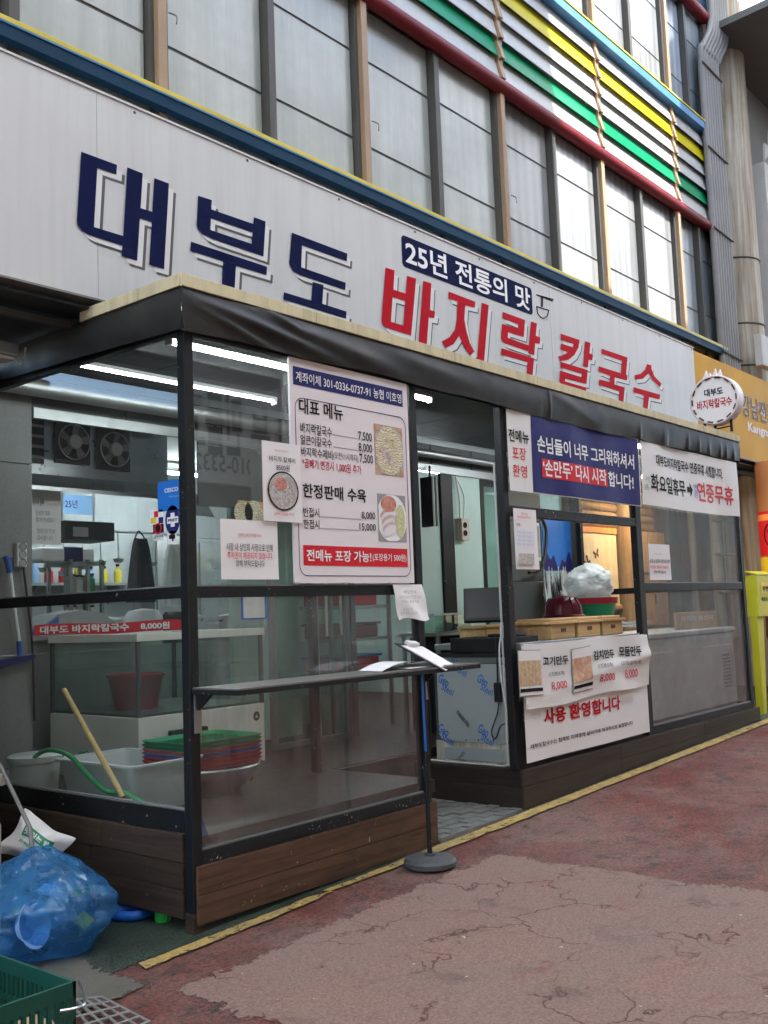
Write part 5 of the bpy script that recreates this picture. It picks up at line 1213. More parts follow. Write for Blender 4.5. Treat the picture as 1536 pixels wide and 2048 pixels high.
wb = thing('white_bag', (3.85, 2.45, 1.72), 'crumpled white plastic bag on the rack near the doorway', 'bag')
def blob(c, r, sx, sy, sz, seed, amp=.25, nu=28, nv=18, flat=0.0):
    def f(u, v):
        th = u*2*math.pi; ph = (v-.5)*math.pi
        d = Vector((math.cos(ph)*math.cos(th), math.cos(ph)*math.sin(th), math.sin(ph)))
        k = 1+amp*noise.noise(d*2.2+Vector((seed, 0, 0)))+.5*amp*abs(noise.noise(d*5+Vector((0, seed, 0))))+.35*amp*abs(noise.noise(d*11+Vector((0, 0, seed))))
        q = Vector((d.x*sx, d.y*sy, d.z*sz))*r*k; q.z = max(q.z, -sz*r*(1-flat)); return Vector(c)+q
    return MB().grid(f, nu, nv)
mat('bag_white', (.8, .81, .81), .25, var=.04, trans=.4, spec=.5, bmp=.35, bscale=26)
blob((3.85, 2.45, 1.83), .16, 1.2, .9, .75, 3, .4, flat=.2).build('film', 'bag_white', wb, smooth=True)

# ================================================================== doorway counter and till
ctr = thing('steel_counter', (3.3, .45, .37), 'counter clad in printed protective film steel sheet, at the right of the doorway', 'counter')
box('carcass', 'stone_dark', ctr, 3.0, 3.5, .1, .78, .375, 1.15); box('top', 'appliance', ctr, 2.97, 3.55, .08, .80, 1.15, 1.175, bev=.003)
MB().prism([(2.985, y, z) for y, z in rr_pts(.125, .745, .53, 1.1, .06)], (.012, 0, 0)).build('steel_panel', 'steel_film', ctr)
box('lower_panel', 'steel_film', ctr, 2.986, 2.998, .17, .70, .40, .49); box('rust_edge', 'column_cream', ctr, 2.99, 3.0, .1, .78, .385, .53)
box('top_rim', 'steel', ctr, 2.984, 2.999, .1, .78, 1.105, 1.147)
zP = Z((560, 1140), 3.072)
def xt(s, m, lb, rtp, bold=.0, rot=0.0):
    a, b = PX(2.982, *zP(*lb)), PX(2.982, *zP(*rtp)); text(ctr, s, m, a, (0, -1, 0), (0, 0, 1), a.y-b.y, max(.01, b.z-a.z), bold, rot=rot)
for (u, v) in ((975, 650), (1215, 650), (975, 955), (1220, 958), (1055, 535)):
    xt('Geo', 'print_blue', (u, v+55), (u+62, v), .01, R_(-25)); xt('Steel', 'print_blue', (u+18, v+105), (u+92, v+62), 0, R_(-25))
xt('STAINLESS STEEL', 'print_black', (1075, 925), (1175, 905), .01, R_(-45)); xt('STAINLESS', 'print_black', (1085, 1150), (1140, 1135), .01, R_(45))
for u in (1008, 1048, 1142, 1218, 1308):
    c = PX(2.98, *zP(u, 1045)); MB().poly([(2.983, c.y+.006*math.cos(k*.785), c.z+.006*math.sin(k*.785)) for k in range(8)]).build('rivet', 'print_black', ctr)
tr = thing('cash_drawer', (3.2, .4, 1.175), 'black cash drawer on the doorway counter', 'drawer')
box('case', 'appliance', tr, 3.0, 3.45, .12, .62, 1.176, 1.29, bev=.006); box('front', 'black_plastic', tr, 2.992, 3.0, .14, .6, 1.19, 1.275)
ps = thing('till_screen', (3.15, .3, 1.29), 'black tilted touch screen till on the cash drawer', 'till')
Mx = Matrix.Translation((3.12, .33, 1.53)) @ Matrix.Rotation(R_(-58), 4, 'Z') @ Matrix.Rotation(R_(-28), 4, 'X')
MB().box(-.19, .19, -.02, .02, -.14, .14, Mx).build('screen', 'appliance', ps, bev=.006); MB().box(-.17, .17, -.024, -.02, -.12, .12, Mx).build('glass', 'black_plastic', ps)
MB().tube([(3.17, .3, 1.5), (3.24, .26, 1.34), (3.24, .26, 1.292)], [.035, .03, .03], 10).build('arm', 'appliance', ps, smooth=2); box('foot', 'appliance', ps, 3.12, 3.34, .16, .36, 1.291, 1.312, bev=.006)
cb_ = thing('power_adapter', (2.97, .15, .8), 'black power adapter and cables dangling down the counter by the post', 'adapter')
box('brick', 'black_plastic', cb_, 2.945, 2.98, .16, .21, .83, .97, bev=.006)
tube('cable', 'black_plastic', cb_, cat([(2.965, .185, .97), (2.965, .18, 1.15), (2.97, .19, 1.32)]), .006, 6); tube('cable', 'black_plastic', cb_, cat([(2.96, .18, .83), (2.95, .19, .75), (2.955, .25, .62), (2.955, .22, .57), (2.955, .17, .66), (2.96, .12, .68), (2.96, .08, .66)]), .005, 6)
tube('cable', 'cable_white', cb_, cat([(2.975, .13, 1.34), (2.955, .15, 1.2), (2.955, .14, .95), (2.955, .1, .7), (2.96, .08, .5)]), .006, 6)
mp = thing('paper_roll', (3.02, .1, 1.3), 'white socket block and slip of paper at the edge of the till', 'paper')
box('block', 'cable_white', mp, 2.97, 3.03, .08, .15, 1.292, 1.40, bev=.008); MB().quad((3.04, .05, 1.36), (3.2, .05, 1.31), (3.2, .12, 1.3), (3.04, .12, 1.35)).build('slip', 'paper', mp)
# back counter in the doorway
bc = thing('prep_table', (4.6, 1.75, .43), 'small steel table with clear containers beside the pale green door', 'table')
box('top', 'steel', bc, 3.9, 4.7, 1.4, 1.85, 1.28, 1.31); 
for x in (3.92, 4.65):
    for y in (1.42, 1.8): box('leg', 'steel_dull', bc, x, x+.03, y, y+.03, .43, 1.28)
box('side', 'appliance', bc, 4.0, 4.6, 1.5, 1.8, .44, 1.27)
for k in range(2):
    o = thing('clear_container', (4.1+.3*k, 1.6, 1.31), ('left' if k == 0 else 'right')+' clear plastic container on the small steel table', 'container')
    box('box', 'glass_shop', o, 3.98+.3*k, 4.24+.3*k, 1.5, 1.72, 1.311, 1.46); box('lid', 'plastic_white', o, 3.97+.3*k, 4.25+.3*k, 1.49, 1.73, 1.461, 1.475)

# ================================================================== serving counter and what stands on it
sc_ = thing('serving_counter', (4, .4, .37), 'grey serving counter behind the hanging price banner', 'counter')
box('body', 'wall_grey', sc_, 3.52, 4.97, .07, .75, .375, 1.2); box('top', 'steel_dull', sc_, 3.04, 4.98, .03, .80, 1.2, 1.245, bev=.004)
for k, (u0, u1) in enumerate(((1103, 1150), (1157, 1201), (1206, 1246))):
    xa, xb = PY(.12, u0, 1262).x, PY(.12, u1, 1262).x
    o = thing('wooden_box', ((xa+xb)/2, .28, 1.246), ('pale wooden steamer box nearest the doorway on the serving counter', 'middle one of the three pale wooden steamer boxes', 'pale wooden steamer box nearest the black middle post')[k], 'box', 'wooden steamer boxes')
    bd = box('body', 'pine', o, xa, xb, .12, .46, 1.246, 1.36, bev=.005)
    xm = (xa+xb)/2; box('handle_hole', 'letter_brown', bd, xm-.035, xm+.035, .115, .12, 1.30, 1.33)
    box('lid', 'pine', o, xa-.02, xb+.02, .10, .48, 1.361, 1.385, bev=.004); box('lid_board', 'pine', o, xa+.02, xb-.02, .13, .45, 1.386, 1.405, bev=.004)
o = thing('wooden_box', (3.55, .75, 1.246), 'low pale wooden tray half hidden behind the nearest steamer box', 'box'); box('body', 'pine', o, 3.35, 3.95, .52, .78, 1.246, 1.35, bev=.005); box('lid', 'pine', o, 3.33, 3.97, .51, .79, 1.351, 1.372, bev=.003)
mr = thing('maroon_basin', (4.2, .65, 1.246), 'upturned ribbed maroon plastic basin behind the steamer boxes', 'basin')
c = PY(.66, 1128, 1240); MB().lathe((c.x, .66, 1.385), [(.19, 0), (.19, .03), (.17, .04), (.16, .12), (.12, .18), (.05, .205), (0, .21)], 30).build('body', 'plastic_maroon', mr, smooth=2)
for k in range(12):
    an = k*2*math.pi/12; MB().tube([(c.x+r*math.cos(an), .66+r*math.sin(an), 1.385+z) for r, z in ((.165, .06), (.155, .13), (.12, .187))], .008, 5).build('rib', 'plastic_maroon', mr)
box('support', 'pine', mr, c.x-.15, c.x+.15, .52, .79, 1.246, 1.386)
tbs = thing('food_tub', (5.3, .9, 1.2), 'green and red plastic tub filled with a white bag on the counter', 'tub')
c = PY(.95, 1180, 1205); 
MB().lathe((c.x, .95, 1.38), [(0, 0), (.22, 0), (.25, .13), (.26, .13)], 24).build('tub', 'plastic_green', tbs, smooth=2); MB().lathe((c.x, .95, 1.51), [(.25, 0), (.265, 0), (.275, .06), (.255, .06)], 24).build('red_rim', 'plastic_red', tbs, smooth=2)
box('stand', 'steel_dull', tbs, c.x-.25, c.x+.25, .8, 1.15, 1.2, 1.378)
blob((c.x-.02, .95, 1.70), .225, 1.2, .95, .85, 11, .2, 90, 60, .25).build('bag', 'bag_white', tbs, smooth=True)
wr = thing('wire_rack', (5.0, .5, 1.25), 'tangle of thin wire cooling racks and film on the counter', 'rack')
mb = MB()
for k in range(14):
    t = k/13; mb.tube([(4.75+.9*t, .25, 1.30+.02*math.sin(k)), (4.65+.9*t, 1.0, 1.34+.03*math.cos(k*2))], .004, 5)
for k in range(6): mb.tube([(4.65, .3+.13*k, 1.31), (5.75, .3+.13*k, 1.33)], .004, 5)
tag(mb.build('wires', 'steel_dull', wr), kind='stuff')
blob((4.95, .75, 1.33), .16, 1.6, .8, .35, 5, .5, flat=.3).build('film', 'bag_white', wr, smooth=True)
fg = thing('chest_freezer', (6.3, .5, .37), 'low grey chest freezer with a vent grille behind the right bay glass', 'freezer')
box('body', 'white_goods', fg, 5.2, 7.33, .12, .85, .375, 1.17, bev=.015); box('lid', 'white_goods', fg, 5.18, 7.35, .10, .87, 1.175, 1.22, bev=.01); box('front_panel', 'white_goods', fg, 5.25, 7.28, .10, .118, .45, 1.05, bev=.02)
vt = MB()
for i in range(10):
    for j in range(4): x, z = 6.95+j*.05, .62+i*.035; vt.box(x, x+.022, .094, .0995, z, z+.015)
tag(vt.build('vent_holes', 'print_black', fg), kind='stuff')
pp = thing('price_plate', (6.0, .3, 1.22), 'small wooden framed price plate standing on the chest freezer', 'sign')
a, b = PY(.3, 1352, 1222), PY(.3, 1434, 1250); box('frame', 'locker', pp, a.x, b.x, .3, .33, 1.222, 1.222+(a.z-b.z), bev=.004); textY(pp, '감자전 원산지', 'print_white', .296, (1362, 1243), (1425, 1229), .02)
# grey stone pier dressing: blue poster, white tablet, hanging bags
bp = thing('blue_sea_poster', (7.1, 1.96, 1.9), 'deep blue landscape poster on the dark pier behind the counter', 'poster')
a, b = PY(1.98, 1084, 1018), PY(1.98, 1146, 1142); plate(bp, 'sheet', 'print_blue', a.x, b.x, b.z, a.z, 1.985, .012); MB().poly([(a.x+(b.x-a.x)*t, 1.982, b.z+.12+.06*math.sin(t*9)+.05*math.sin(t*23)) for t in [i/20 for i in range(21)]]+[(b.x, 1.982, b.z), (a.x, 1.982, b.z)]).build('hills', 'banner_navy', bp)
bars(7.44, 7.52, 1.96, 2.04, .4, 3.0, 'post')
tb = thing('wall_tablet', (6.55, 1.9, 2.0), 'white tablet with a black cable fixed on the dark pier', 'tablet')
a, b = PY(1.93, 1070, 1045), PY(1.93, 1083, 1122); box('case', 'cable_white', tb, a.x, b.x, 1.93, 1.99, b.z, a.z, bev=.01); box('glass', 'print_grey', tb, a.x+.02, b.x-.03, 1.924, 1.93, b.z+.04, a.z-.04)
tube('cable', 'black_plastic', tb, cat([PY(1.9, *q) for q in ((1080, 1030), (1092, 1060), (1090, 1110), (1080, 1138), (1058, 1145))]), .02, 7)
hb = thing('hanging_bags', (6.9, 1.85, 1.3), 'bundle of thin plastic bags hanging on the dark pier', 'bags'); mb = MB(); mb2 = MB()
for k in range(46):
    u, v = random.uniform(1085, 1133), random.uniform(1130, 1175); p = PY(1.85+random.uniform(-.05, .08), u, v); L_ = random.uniform(.2, .45); dx = random.uniform(-.04, .04)
    (mb if k % 3 else mb2).add([p, p+Vector((.03, .01, 0)), p+Vector((.03+dx, -.02, -L_)), p+Vector((dx-.01, -.01, -L_*.9))], [(0, 1, 2, 3)])
tag(mb.build('bags', 'bag_white', hb), kind='stuff'); tag(mb2.build('dark_bags', 'cloth_dark', hb), kind='stuff')

# ================================================================== right edge of the picture
cl_ = thing('street_column', (11.05, 1.2, gz(11)), 'thick round cream column with rust streaks rising past the conduits', 'column')
MB().tube([(11.05, 1.2, .3), (11.05, 1.2, 10.2)], .38, 32).build('shaft', 'column_cream', cl_, smooth=2)
for z in (4.75, 5.35, 6.3): MB().tube([(11.05+.385*math.cos(t*.2618), 1.2+.385*math.sin(t*.2618), z) for t in range(25)], .012, 5, False).build('strap', 'mullion', cl_)
oc = thing('orange_column', (10.2, .5, gz(10.2)), 'orange painted column with a red and yellow numbered band at the right edge', 'column'); OX, OR = 10.2, .27
MB().tube([(OX, .5, gz(OX)-.01), (OX, .5, 3.27)], OR, 28).build('shaft', 'column_orange', oc, smooth=2)
def band_(z0, z1, m, r=OR+.004): MB().lathe((OX, .5, 0), [(r, z0), (r, z1)], 32).build('painted_band', m, oc, smooth=True)
band_(2.05, 2.62, 'print_red'); band_(1.84, 2.03, 'print_yellow'); band_(1.0, 1.82, 'letter_brown'); band_(2.5, 2.58, 'print_orange', OR+.006)
an0 = math.atan2(CAM.y-.5, CAM.x-OX)
def on_col(x, z, r): a = an0+x/OR; return Vector((OX+r*math.cos(a), .5+r*math.sin(a), z))
vs_, fs_, x0_, x1_, y0_, y1_ = glyphs('2', .02)
MB().add([on_col(-.17+.1*(x-x0_)/(x1_-x0_), 2.22+.18*(y-y0_)/(y1_-y0_), OR+.01) for x, y in vs_], fs_).build('numeral', 'print_black', oc)
MB().tube([on_col(-.12+.1*math.cos(t*.2618), 2.31+.15*math.sin(t*.2618), OR+.01) for t in range(25)], .008, 5, False).build('ring', 'print_black', oc)
cdn = thing('conduit_bundle', (9.6, .86, 4.55), 'bundle of grey conduits strapped up the wall beside the cream column', 'conduits')
for k in range(7):
    x = 9.55+k*.088
    tube('conduit', 'conduit', cdn, cat([(x, .87, 4.3), (x, .87, 6), (x, .87, 8.6), (x+.08, .86, 8.9), (x+.35, .85, 9.25), (x+.45, .85, 9.6), (x+.45, .85, 10.2)], 6), .043, 10)
for z in (4.7, 6.35, 7.45, 8.62): tube('strap', 'mullion', cdn, [(9.48, .82, z), (10.14, .82, z-.03)], .013, 6)
dc = thing('white_duct', (11.6, 1.0, 4.5), 'pale rectangular duct with a pointed bracket right of the cream column', 'duct')
box('duct', 'duct', dc, 11.75, 12.4, .85, 1.3, 4.95, 8.0, bev=.01); box('meter_box', 'duct', dc, 10.35, 10.95, .62, .72, 4.62, 5.05, bev=.006)
MB().prism([(11.75, .84, 8.0), (12.05, .84, 8.25), (12.07, .84, 8.6), (11.99, .84, 8.3), (11.8, .84, 8.3)], (0, .03, 0)).build('bracket', 'duct', dc)
nb = thing('neighbour_building', (13.5, 1.5, .3), 'dark upper wall and red beam of the next building at the right edge', 'building')
box('wall', 'facade_dark', nb, 10.6, 24, 1.62, 1.8, 3.0, 10.15); MB().prism([(10.2, -.9, 9.5), (10.2, 1.7, 9.35), (10.2, 1.7, 9.45), (10.2, -.9, 9.6)], (12, 0, 0)).build('eave', 'eave_grey', nb)
MB().tube([(11.2, 1.35, 7.9), (20, 1.35, 7.9)], .09, 10).build('red_beam', 'beam_red', nb, smooth=2); box('window', 'pane_blue', nb, 11.3, 13, 1.4, 1.5, 8.05, 8.6)
for k in range(4): box('window', 'pane_frosted', nb, 12+k*1.6, 13.4+k*1.6, 1.44, 1.5, 5, 7.5)
MB().tube([(10.0, 1.3, gz(10)), (10.0, 1.3, 3.25)], .07, 10).build('downpipe', 'conduit', nb, smooth=2); box('alley_wall', 'stone_dark', nb, 9.9, 10.25, 1.9, 2.05, .25, 3.3)
for z in (1.6, 2.1, 2.55): tube('clamp', 'mullion', nb, [(9.85, 1.25, z), (10.3, 1.1, z)], .02, 6)
box('shop_side', 'facade_brown', nb, 11.3, 16, 1.0, 1.2, .3, 3.2)
jk = thing('junk_pile', (11.3, .75, gz(11.3)), 'low pile of boxes and a grey bag by the foot of the orange column', 'boxes')
box('box', 'cardboard', jk, 10.9, 11.5, .45, .75, gz(11)+.01, .75, bev=.01); box('crate', 'appliance', jk, 10.25, 10.8, .3, .7, gz(10.5)+.01, .6, bev=.01); blob((10.6, .4, .75), .2, 1, 1, .8, 21, .4).build('bag', 'bag_white', jk, smooth=True)
yb = thing('yellow_box', (8.1, .13, gz(8)), 'bright yellow collection box with printed label on a tapered stand past the booth', 'box')
box('box', 'box_yellow', yb, 8.0, 8.62, .075, .205, 1.30, 1.76, bev=.008); MB().prism([(7.995, .07, 1.762), (8.63, .07, 1.762), (8.63, .21, 1.80), (7.995, .21, 1.80)], (0, 0, .012)).build('lid', 'box_yellow', yb)
MB().prism([(8.0, .10, gz(8)), (8.09, .10, gz(8)), (8.2, .10, 1.30), (8.0, .10, 1.30)], (0, .08, 0)).build('stand', 'box_yellow', yb)
plate(yb, 'label', 'print_yellow', 8.1, 8.5, 1.55, 1.68, .071, .003); text(yb, '우편함', 'print_black', (8.14, .068, 1.58), (1, 0, 0), (0, 0, 1), .3, .06, .03); text(yb, '배달용 수거함', 'print_black', (8.1, .072, 1.47), (1, 0, 0), (0, 0, 1), .4, .05, .02)

# ================================================================== stand with menu clipboard
ms = thing('menu_stand', (1.48, -.29, gz(1.48)), 'black pole stand with round grey base and tilted clipboard in front of the booth', 'stand')
sx_, sy_ = 1.485, -.285; g0 = gz(sx_)+.004
MB().lathe((sx_, sy_, g0), [(0, 0), (.135, 0), (.15, .012), (.152, .035), (.14, .052), (.1, .062), (.03, .066), (.03, .075), (0, .075)], 40).build('base', 'stone_dark', ms, smooth=2)
MB().tube([(sx_, sy_, g0+.06), (sx_, sy_, 1.17)], .014, 14).build('pole', 'black_metal', ms, smooth=2); MB().tube([(sx_, sy_, .55), (sx_, sy_, .62)], .019, 12).build('collar', 'black_plastic', ms, smooth=2)
cA, cB, cC, cD = PY(-.20, 789, 1286), PY(-.10, 838, 1290), PY(-.22, 914, 1334), PY(-.36, 890, 1342)   # tilted board: two upper, two lower corners
cn = (cB-cA).cross(cD-cA).normalized(); cn = cn if cn.z > 0 else -cn
def cq(u, v, h): return cA.lerp(cB, u).lerp(cD.lerp(cC, u), v)+cn*h
def slab(u0, u1, v0, v1, h0, h1): return MB().add([cq(u, v, h) for h in (h0, h1) for v in (v0, v1) for u in (u0, u1)], [(0, 2, 3, 1), (4, 5, 7, 6), (0, 1, 5, 4), (2, 6, 7, 3), (0, 4, 6, 2), (1, 3, 7, 5)])
slab(0, 1, 0, 1, -.006, 0).build('clipboard', 'black_plastic', ms, bev=.002); slab(.06, .97, .1, 1.0, .001, .005).build('sheets', 'paper', ms); slab(.3, .7, .02, .14, .004, .03).build('clip', 'cable_white', ms, bev=.004)
tube('ribbon', 'hose_blue', ms, cat([(sx_-.02, sy_-.012, 1.16), (sx_-.024, sy_-.015, .95), (sx_-.02, sy_-.016, .7)]), .008, 6)
tube('pen_cord', 'black_plastic', ms, cat([(sx_+.02, sy_-.012, 1.15), (sx_+.03, sy_-.02, .9), (sx_+.018, sy_-.016, .6)]), .004, 5)
sp_ = thing('loose_papers', (1.5, -.18, 1.173), 'curled white sheets lying on the ledge shelf behind the clipboard', 'papers')
MB().grid(lambda u, v: Vector((1.15+.42*u+.03*v, -.26+.2*v, 1.176+.055*math.sin(min(1, u*1.4)*math.pi*.55)*(1-.5*u))), 14, 6).build('sheet', 'paper', sp_, smooth=True); MB().grid(lambda u, v: Vector((1.35+.42*u, -.3+.2*v, 1.178+.02*u*v)), 8, 4).build('sheet', 'paper', sp_, smooth=True)

# ================================================================== lower left corner
m, t, b, o_ = newmat('bag_blue')
trn = N(t, 'ShaderNodeBsdfTransparent'); trn.inputs[0].default_value = (.5, .74, .95, 1)
b.inputs['Base Color'].default_value = (.07, .27, .55, 1); b.inputs['Roughness'].default_value = .14; b.inputs['Specular IOR Level'].default_value = .9
tl2 = N(t, 'ShaderNodeBsdfTranslucent'); tl2.inputs[0].default_value = (.1, .32, .62, 1)
mA = N(t, 'ShaderNodeMixShader'); mA.inputs[0].default_value = .35; t.links.new(b.outputs[0], mA.inputs[1]); t.links.new(tl2.outputs[0], mA.inputs[2])
mB_ = N(t, 'ShaderNodeMixShader'); fr_ = ramp(t, nz(t, 6, 4, .6, world(t)), [(.35, (.35,)*3), (.65, (.7,)*3)]); t.links.new(fr_, mB_.inputs[0]); t.links.new(mA.outputs[0], mB_.inputs[1]); t.links.new(trn.outputs[0], mB_.inputs[2]); t.links.new(mB_.outputs[0], o_.inputs[0])
vv = N(t, 'ShaderNodeTexNoise', noise_type='RIDGED_MULTIFRACTAL'); vv.inputs['Scale'].default_value = 9; vv.inputs['Detail'].default_value = 5; t.links.new(world(t, (2.4, 2.4, .8)), vv.inputs['Vector'])
t.links.new(bump(t, vv.outputs['Fac'], .7, .02), b.inputs['Normal'])
bgc = Vector((-.50, .52, .19))
tb_ = thing('blue_rubbish_bag', (bgc.x, bgc.y, gz(-.5)), 'full translucent blue rubbish bag slumped beside the booth', 'bag')
def bagf(u, v):
    th = u*2*math.pi; ph = (v-.5)*math.pi
    d = Vector((math.cos(ph)*math.cos(th), math.cos(ph)*math.sin(th), math.sin(ph)))
    k = 1+.15*noise.noise(d*1.9)+.09*abs(noise.noise(d*3.6+Vector((3, 1, 0))))+.035*abs(noise.noise(Vector((d.x*8, d.y*8, d.z*5))))
    q = Vector((d.x*.335, d.y*.34, d.z*.25))*k
    if q.z > .05: s = 1-.5*((q.z-.05)/.22)**1.2; q.x *= s; q.y *= s; q.y += .15*(q.z-.05)
    q += Vector((.05*(-q.z), 0, 0)); q.z = max(q.z, gz(-.5)+.012-bgc.z); return bgc+q
MB().grid(bagf, 150, 90).build('film', 'bag_blue', tb_, smooth=True)
def inside(nm, m, fn): fn().build(nm, m, tb_, smooth=2)
inside('plastic_bowl', 'print_skyblue', lambda: MB().lathe((0, 0, 0), [(0, 0), (.06, .0), (.1, .06), (.105, .06), (.1, .055), (.058, .008), (0, .008)], 24).xf(Matrix.Translation((-.70, .32, .17)) @ Matrix.Rotation(R_(75), 4, 'X') @ Matrix.Rotation(R_(20), 4, 'Y')))
for k in range(14):
    p = bgc+Vector((random.uniform(-.16, .16), random.uniform(-.18, .08), random.uniform(-.12, .10))); m_ = random.choice(['banner_navy', 'print_skyblue', 'paper', 'print_yellow', 'print_green', 'cloth_dark', 'print_blue'])
    Mr = Matrix.Translation(p) @ Matrix.Rotation(random.random()*6, 4, 'Z') @ Matrix.Rotation(random.random()*6, 4, 'X'); s = random.uniform(.025, .05)
    inside('wrapper', m_, lambda: MB().box(-s, s, -s*.3, s*.3, -s*.8, s*.8, Mr))
rsck = thing('rice_sack', (-.55, .95, .1), 'white woven rice sack printed in green, lying behind the blue bag', 'sack')
RS = Matrix.Translation(PX(-.28, 72, 1688)) @ Matrix((tuple(rt)+(0,), tuple(up)+(0,), tuple(-fw)+(0,), (0, 0, 0, 1))).transposed() @ Matrix.Rotation(R_(-32), 4, 'Z') @ Matrix.Rotation(R_(-25), 4, 'X')
def rsf(u, v):
    x, y = (u-.5)*.31, (v-.5)*.24; e = (1-abs(2*u-1)**3)*(1-abs(2*v-1)**3); pin = 1-.14*math.sin(u*math.pi)**2; q_ = noise.noise_vector(Vector((u*3, v*3, 5)))*.014; return RS @ Vector((x*(1-.1*math.sin(v*math.pi)**2)+q_.x, y*pin+q_.y, .085*e+.022*noise.noise(Vector((x*11, y*11, 0)))+.01*noise.noise(Vector((x*30, y*30, 3)))))
def rsb(u, v): p = rsf(u, v); return p-(RS.to_3x3() @ Vector((0, 0, 1)))*(.1*(1-abs(2*u-1)**3)*(1-abs(2*v-1)**3)+.002)
MB().grid(rsf, 24, 18).build('front', 'paper', rsck, smooth=True); MB().grid(rsb, 24, 18).build('back', 'paper', rsck, smooth=True)
MB().grid(lambda u, v: rsf(.2+.6*u, .5+.25*v)+(RS.to_3x3() @ Vector((0, 0, .004))), 16, 6).build('green_print', 'print_green', rsck, smooth=True)
vs_, fs_, x0_, x1_, y0_, y1_ = glyphs('맛있는 쌀', .03)
MB().add([rsf(.24+.5*(x-x0_)/(x1_-x0_), .55+.15*(y-y0_)/(y1_-y0_))+(RS.to_3x3() @ Vector((0, 0, .008))) for x, y in vs_], fs_).build('lettering', 'print_white', rsck)
vs_, fs_, x0_, x1_, y0_, y1_ = glyphs('Fresh 20kg', .03)
MB().add([rsf(.24+.5*(x-x0_)/(x1_-x0_), .3+.1*(y-y0_)/(y1_-y0_))+(RS.to_3x3() @ Vector((0, 0, .006))) for x, y in vs_], fs_).build('lettering', 'print_green', rsck)
ht = thing('hand_trolley', (-.62, 1.1, 0), 'grey metal hand trolley with a beige bin, cut by the left edge', 'trolley')
q0, q1 = PX(-.45, -30, 1470), PX(-.45, 60, 1655)
tube('rail', 'mullion_light', ht, [q0, q1, q1+Vector((0, -.05, -.25))], .011, 10); tube('rail', 'mullion_light', ht, [q0+Vector((-.3, 0, 0)), q1+Vector((-.3, 0, 0)), q1+Vector((-.3, -.05, -.25))], .011, 10)
a = PX(-.5, 30, 1625); box('bin', 'beige', ht, -1.15, -.56, a.y, a.y+.35, .02, a.z-.02, bev=.03); MB().tube([PX(-.46, -10, 1555), PX(-.46, 5, 1560)], .03, 10).build('grip', 'beige', ht, smooth=2); MB().box(-1.15, -.6, a.y+.02, a.y+.3, a.z+.05, a.z+.12).build('tray', 'beige', ht, bev=.02)
gs = thing('green_mesh_block', (-.1, .35, 0), 'bright green mesh pot tucked under the skirting near the corner post', 'mesh pot')
c = PG(326, 1845); MB().lathe((c.x, c.y, gz(c.x)+.007), [(0, 0), (.035, 0), (.042, .075), (.036, .08), (0, .07)], 12).build('pot', 'net_green', gs, smooth=2)
for k in range(10):
    an = k*.628; MB().tube([(c.x+.037*math.cos(an), c.y+.037*math.sin(an), gz(c.x)+.012), (c.x+.044*math.cos(an+.5), c.y+.044*math.sin(an+.5), gz(c.x)+.08)], .003, 4).build('strand', 'net_green', gs)
tag(MB().tube(cat([PG(215, 1840)+Vector((0, 0, .03)), PG(270, 1845)+Vector((0, 0, .03)), PG(325, 1825)+Vector((0, .02, .03)), Vector((-.02, .6, .03))], 6), .026, 10).build('blue_pipe', 'hose_blue', smooth=2), 'blue drain pipe on the ground between the bag and the skirting', 'pipe')
# green crate
cr = thing('green_crate', (-1.05, .0, gz(-1)), 'dark green slotted plastic crate with a wire bail at the lower left corner', 'crate')
CZ0, CZ1 = gz(-1)+.008, .235
CP = PZ(CZ1, 152, 1962)
def cside(a0, a1, nm, nslot):
    d = (a1-a0); L_ = d.length; d.normalize(); nrm = Vector((d.y, -d.x, 0)); th = .012
    def seg(s0, s1, z0, z1, nm2, bv=0):
        p = [a0+d*s0, a0+d*s1]; q = [v.copy() for v in p]
        MB().prism([Vector((p[0].x, p[0].y, z0)), Vector((p[1].x, p[1].y, z0)), Vector((p[1].x, p[1].y, z1)), Vector((p[0].x, p[0].y, z1))], nrm*th).build(nm2, 'crate_green', cr)
    seg(0, L_, CZ1-.055, CZ1, 'rim'); seg(0, L_, CZ0+.1, CZ0+.125, 'side_band'); seg(0, L_, CZ0, CZ0+.03, 'side_band')
    w_ = L_/nslot
    for k in range(nslot):
        seg(k*w_+w_*.0, k*w_+w_*.5, CZ0+.03, CZ0+.1, 'slat'); seg(k*w_, k*w_+w_*.5, CZ0+.125, CZ1-.055, 'slat')
A, B, Cc, D = [CP+Vector(q) for q in ((0, .58, 0), (-.42, .58, 0), (-.42, 0, 0), (0, 0, 0))]
cside(B, A, 'back', 13); cside(A, D, 'right', 18); cside(D, Cc, 'front', 13); cside(Cc, B, 'left', 18)
MB().prism([Vector((q.x, q.y, CZ0)) for q in (A, B, Cc, D)], (0, 0, .012)).build('bottom', 'crate_green', cr)
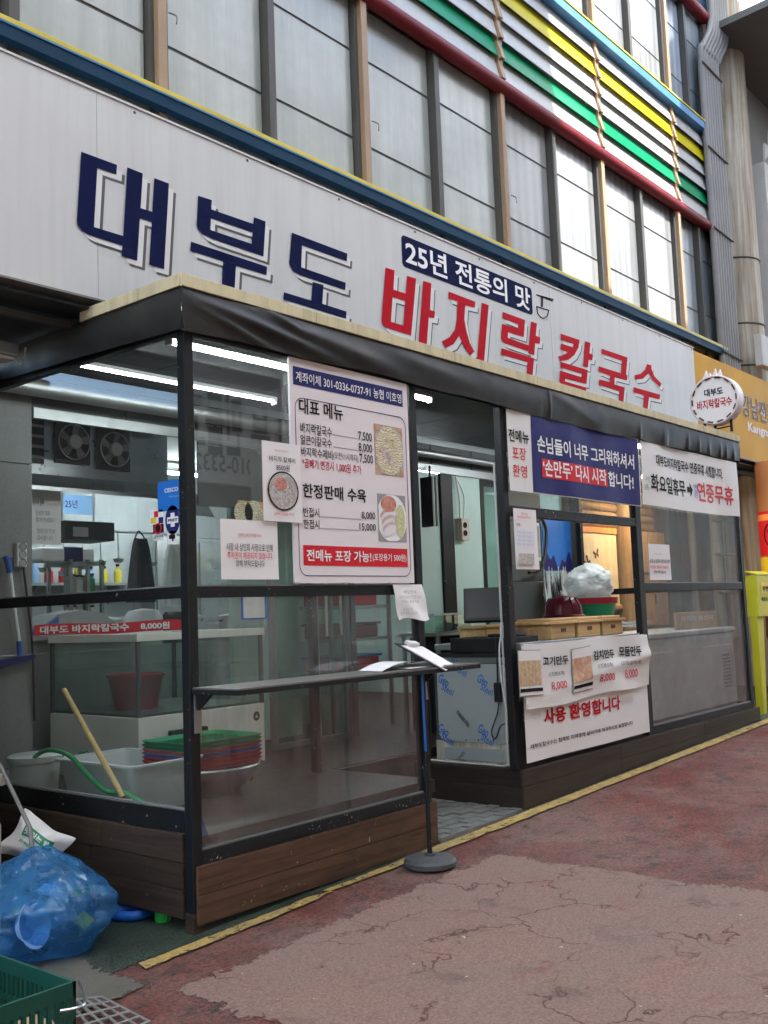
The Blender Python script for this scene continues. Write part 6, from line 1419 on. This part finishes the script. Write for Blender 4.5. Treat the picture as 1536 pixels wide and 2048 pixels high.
tube('wire_bail', 'steel', cr, cat([PZ(.2, 158, 1962), PZ(.2, 170, 2005), PZ(.19, 152, 2016), PZ(.19, 120, 2022)], 5), .005, 6)
c = PZ(.05, 100, 2030); tag(MB().prism([PZ(.06, 25, 2052), PZ(.06, 118, 2018), PZ(.06, 140, 2060), PZ(.06, 40, 2110)], (0, 0, .012)).build('cardboard_piece', 'cardboard'), 'tan cardboard flap at the bottom edge beside the green crate', 'cardboard')
gt = thing('metal_grid', PG(190, 2045), 'rusty metal grid tray on the ground at the bottom left edge', 'grid')
g = [PG(120, 2020), PG(205, 2010), PG(300, 2060), PG(180, 2110)]
for k in range(6):
    t_ = k/5; tube('bar', 'mullion_light', gt, [g[0].lerp(g[3], t_)+Vector((0, 0, .03)), g[1].lerp(g[2], t_)+Vector((0, 0, .03))], .007, 6); tube('bar', 'mullion_light', gt, [g[0].lerp(g[1], t_)+Vector((0, 0, .028)), g[3].lerp(g[2], t_)+Vector((0, 0, .028))], .007, 6)

# added tarpaulin stall, unseen past the left edge, to shade the booth's side
nst = thing('shading_stall', (-2.0, 1.3, gz(-2)), 'unseen tarpaulin stall added left of the booth to shade its side', 'stall')
mat('tarp', (.05, .07, .09), .6, var=.3, vscale=3, bmp=.2, bscale=8)
for x in (-3.1, -1.15):
    for y in (.75, 1.9): tube('pole', 'steel_dull', nst, [(x, y, gz(x)), (x, y, 2.55)], .02, 8)
MB().grid(lambda u, v: Vector((-3.2+2.1*u, .65+1.35*v, 2.6+.25*math.sin(v*math.pi)+.03*noise.noise(Vector((u*6, v*6, 0))))), 16, 10).build('roof_sheet', 'tarp', nst, smooth=True)
MB().grid(lambda u, v: Vector((-1.12+.04*noise.noise(Vector((u*5, v*4, 2))), .7+1.25*u, gz(-1.1)+.25+2.35*v)), 20, 20).build('side_sheet', 'tarp', nst, smooth=True)
box('table_top', 'beige', nst, -3.1, -1.2, .8, 1.8, .8, .84); box('table_skirt', 'tarp', nst, -3.08, -1.22, .82, .84, 0, .8)

flush_text()
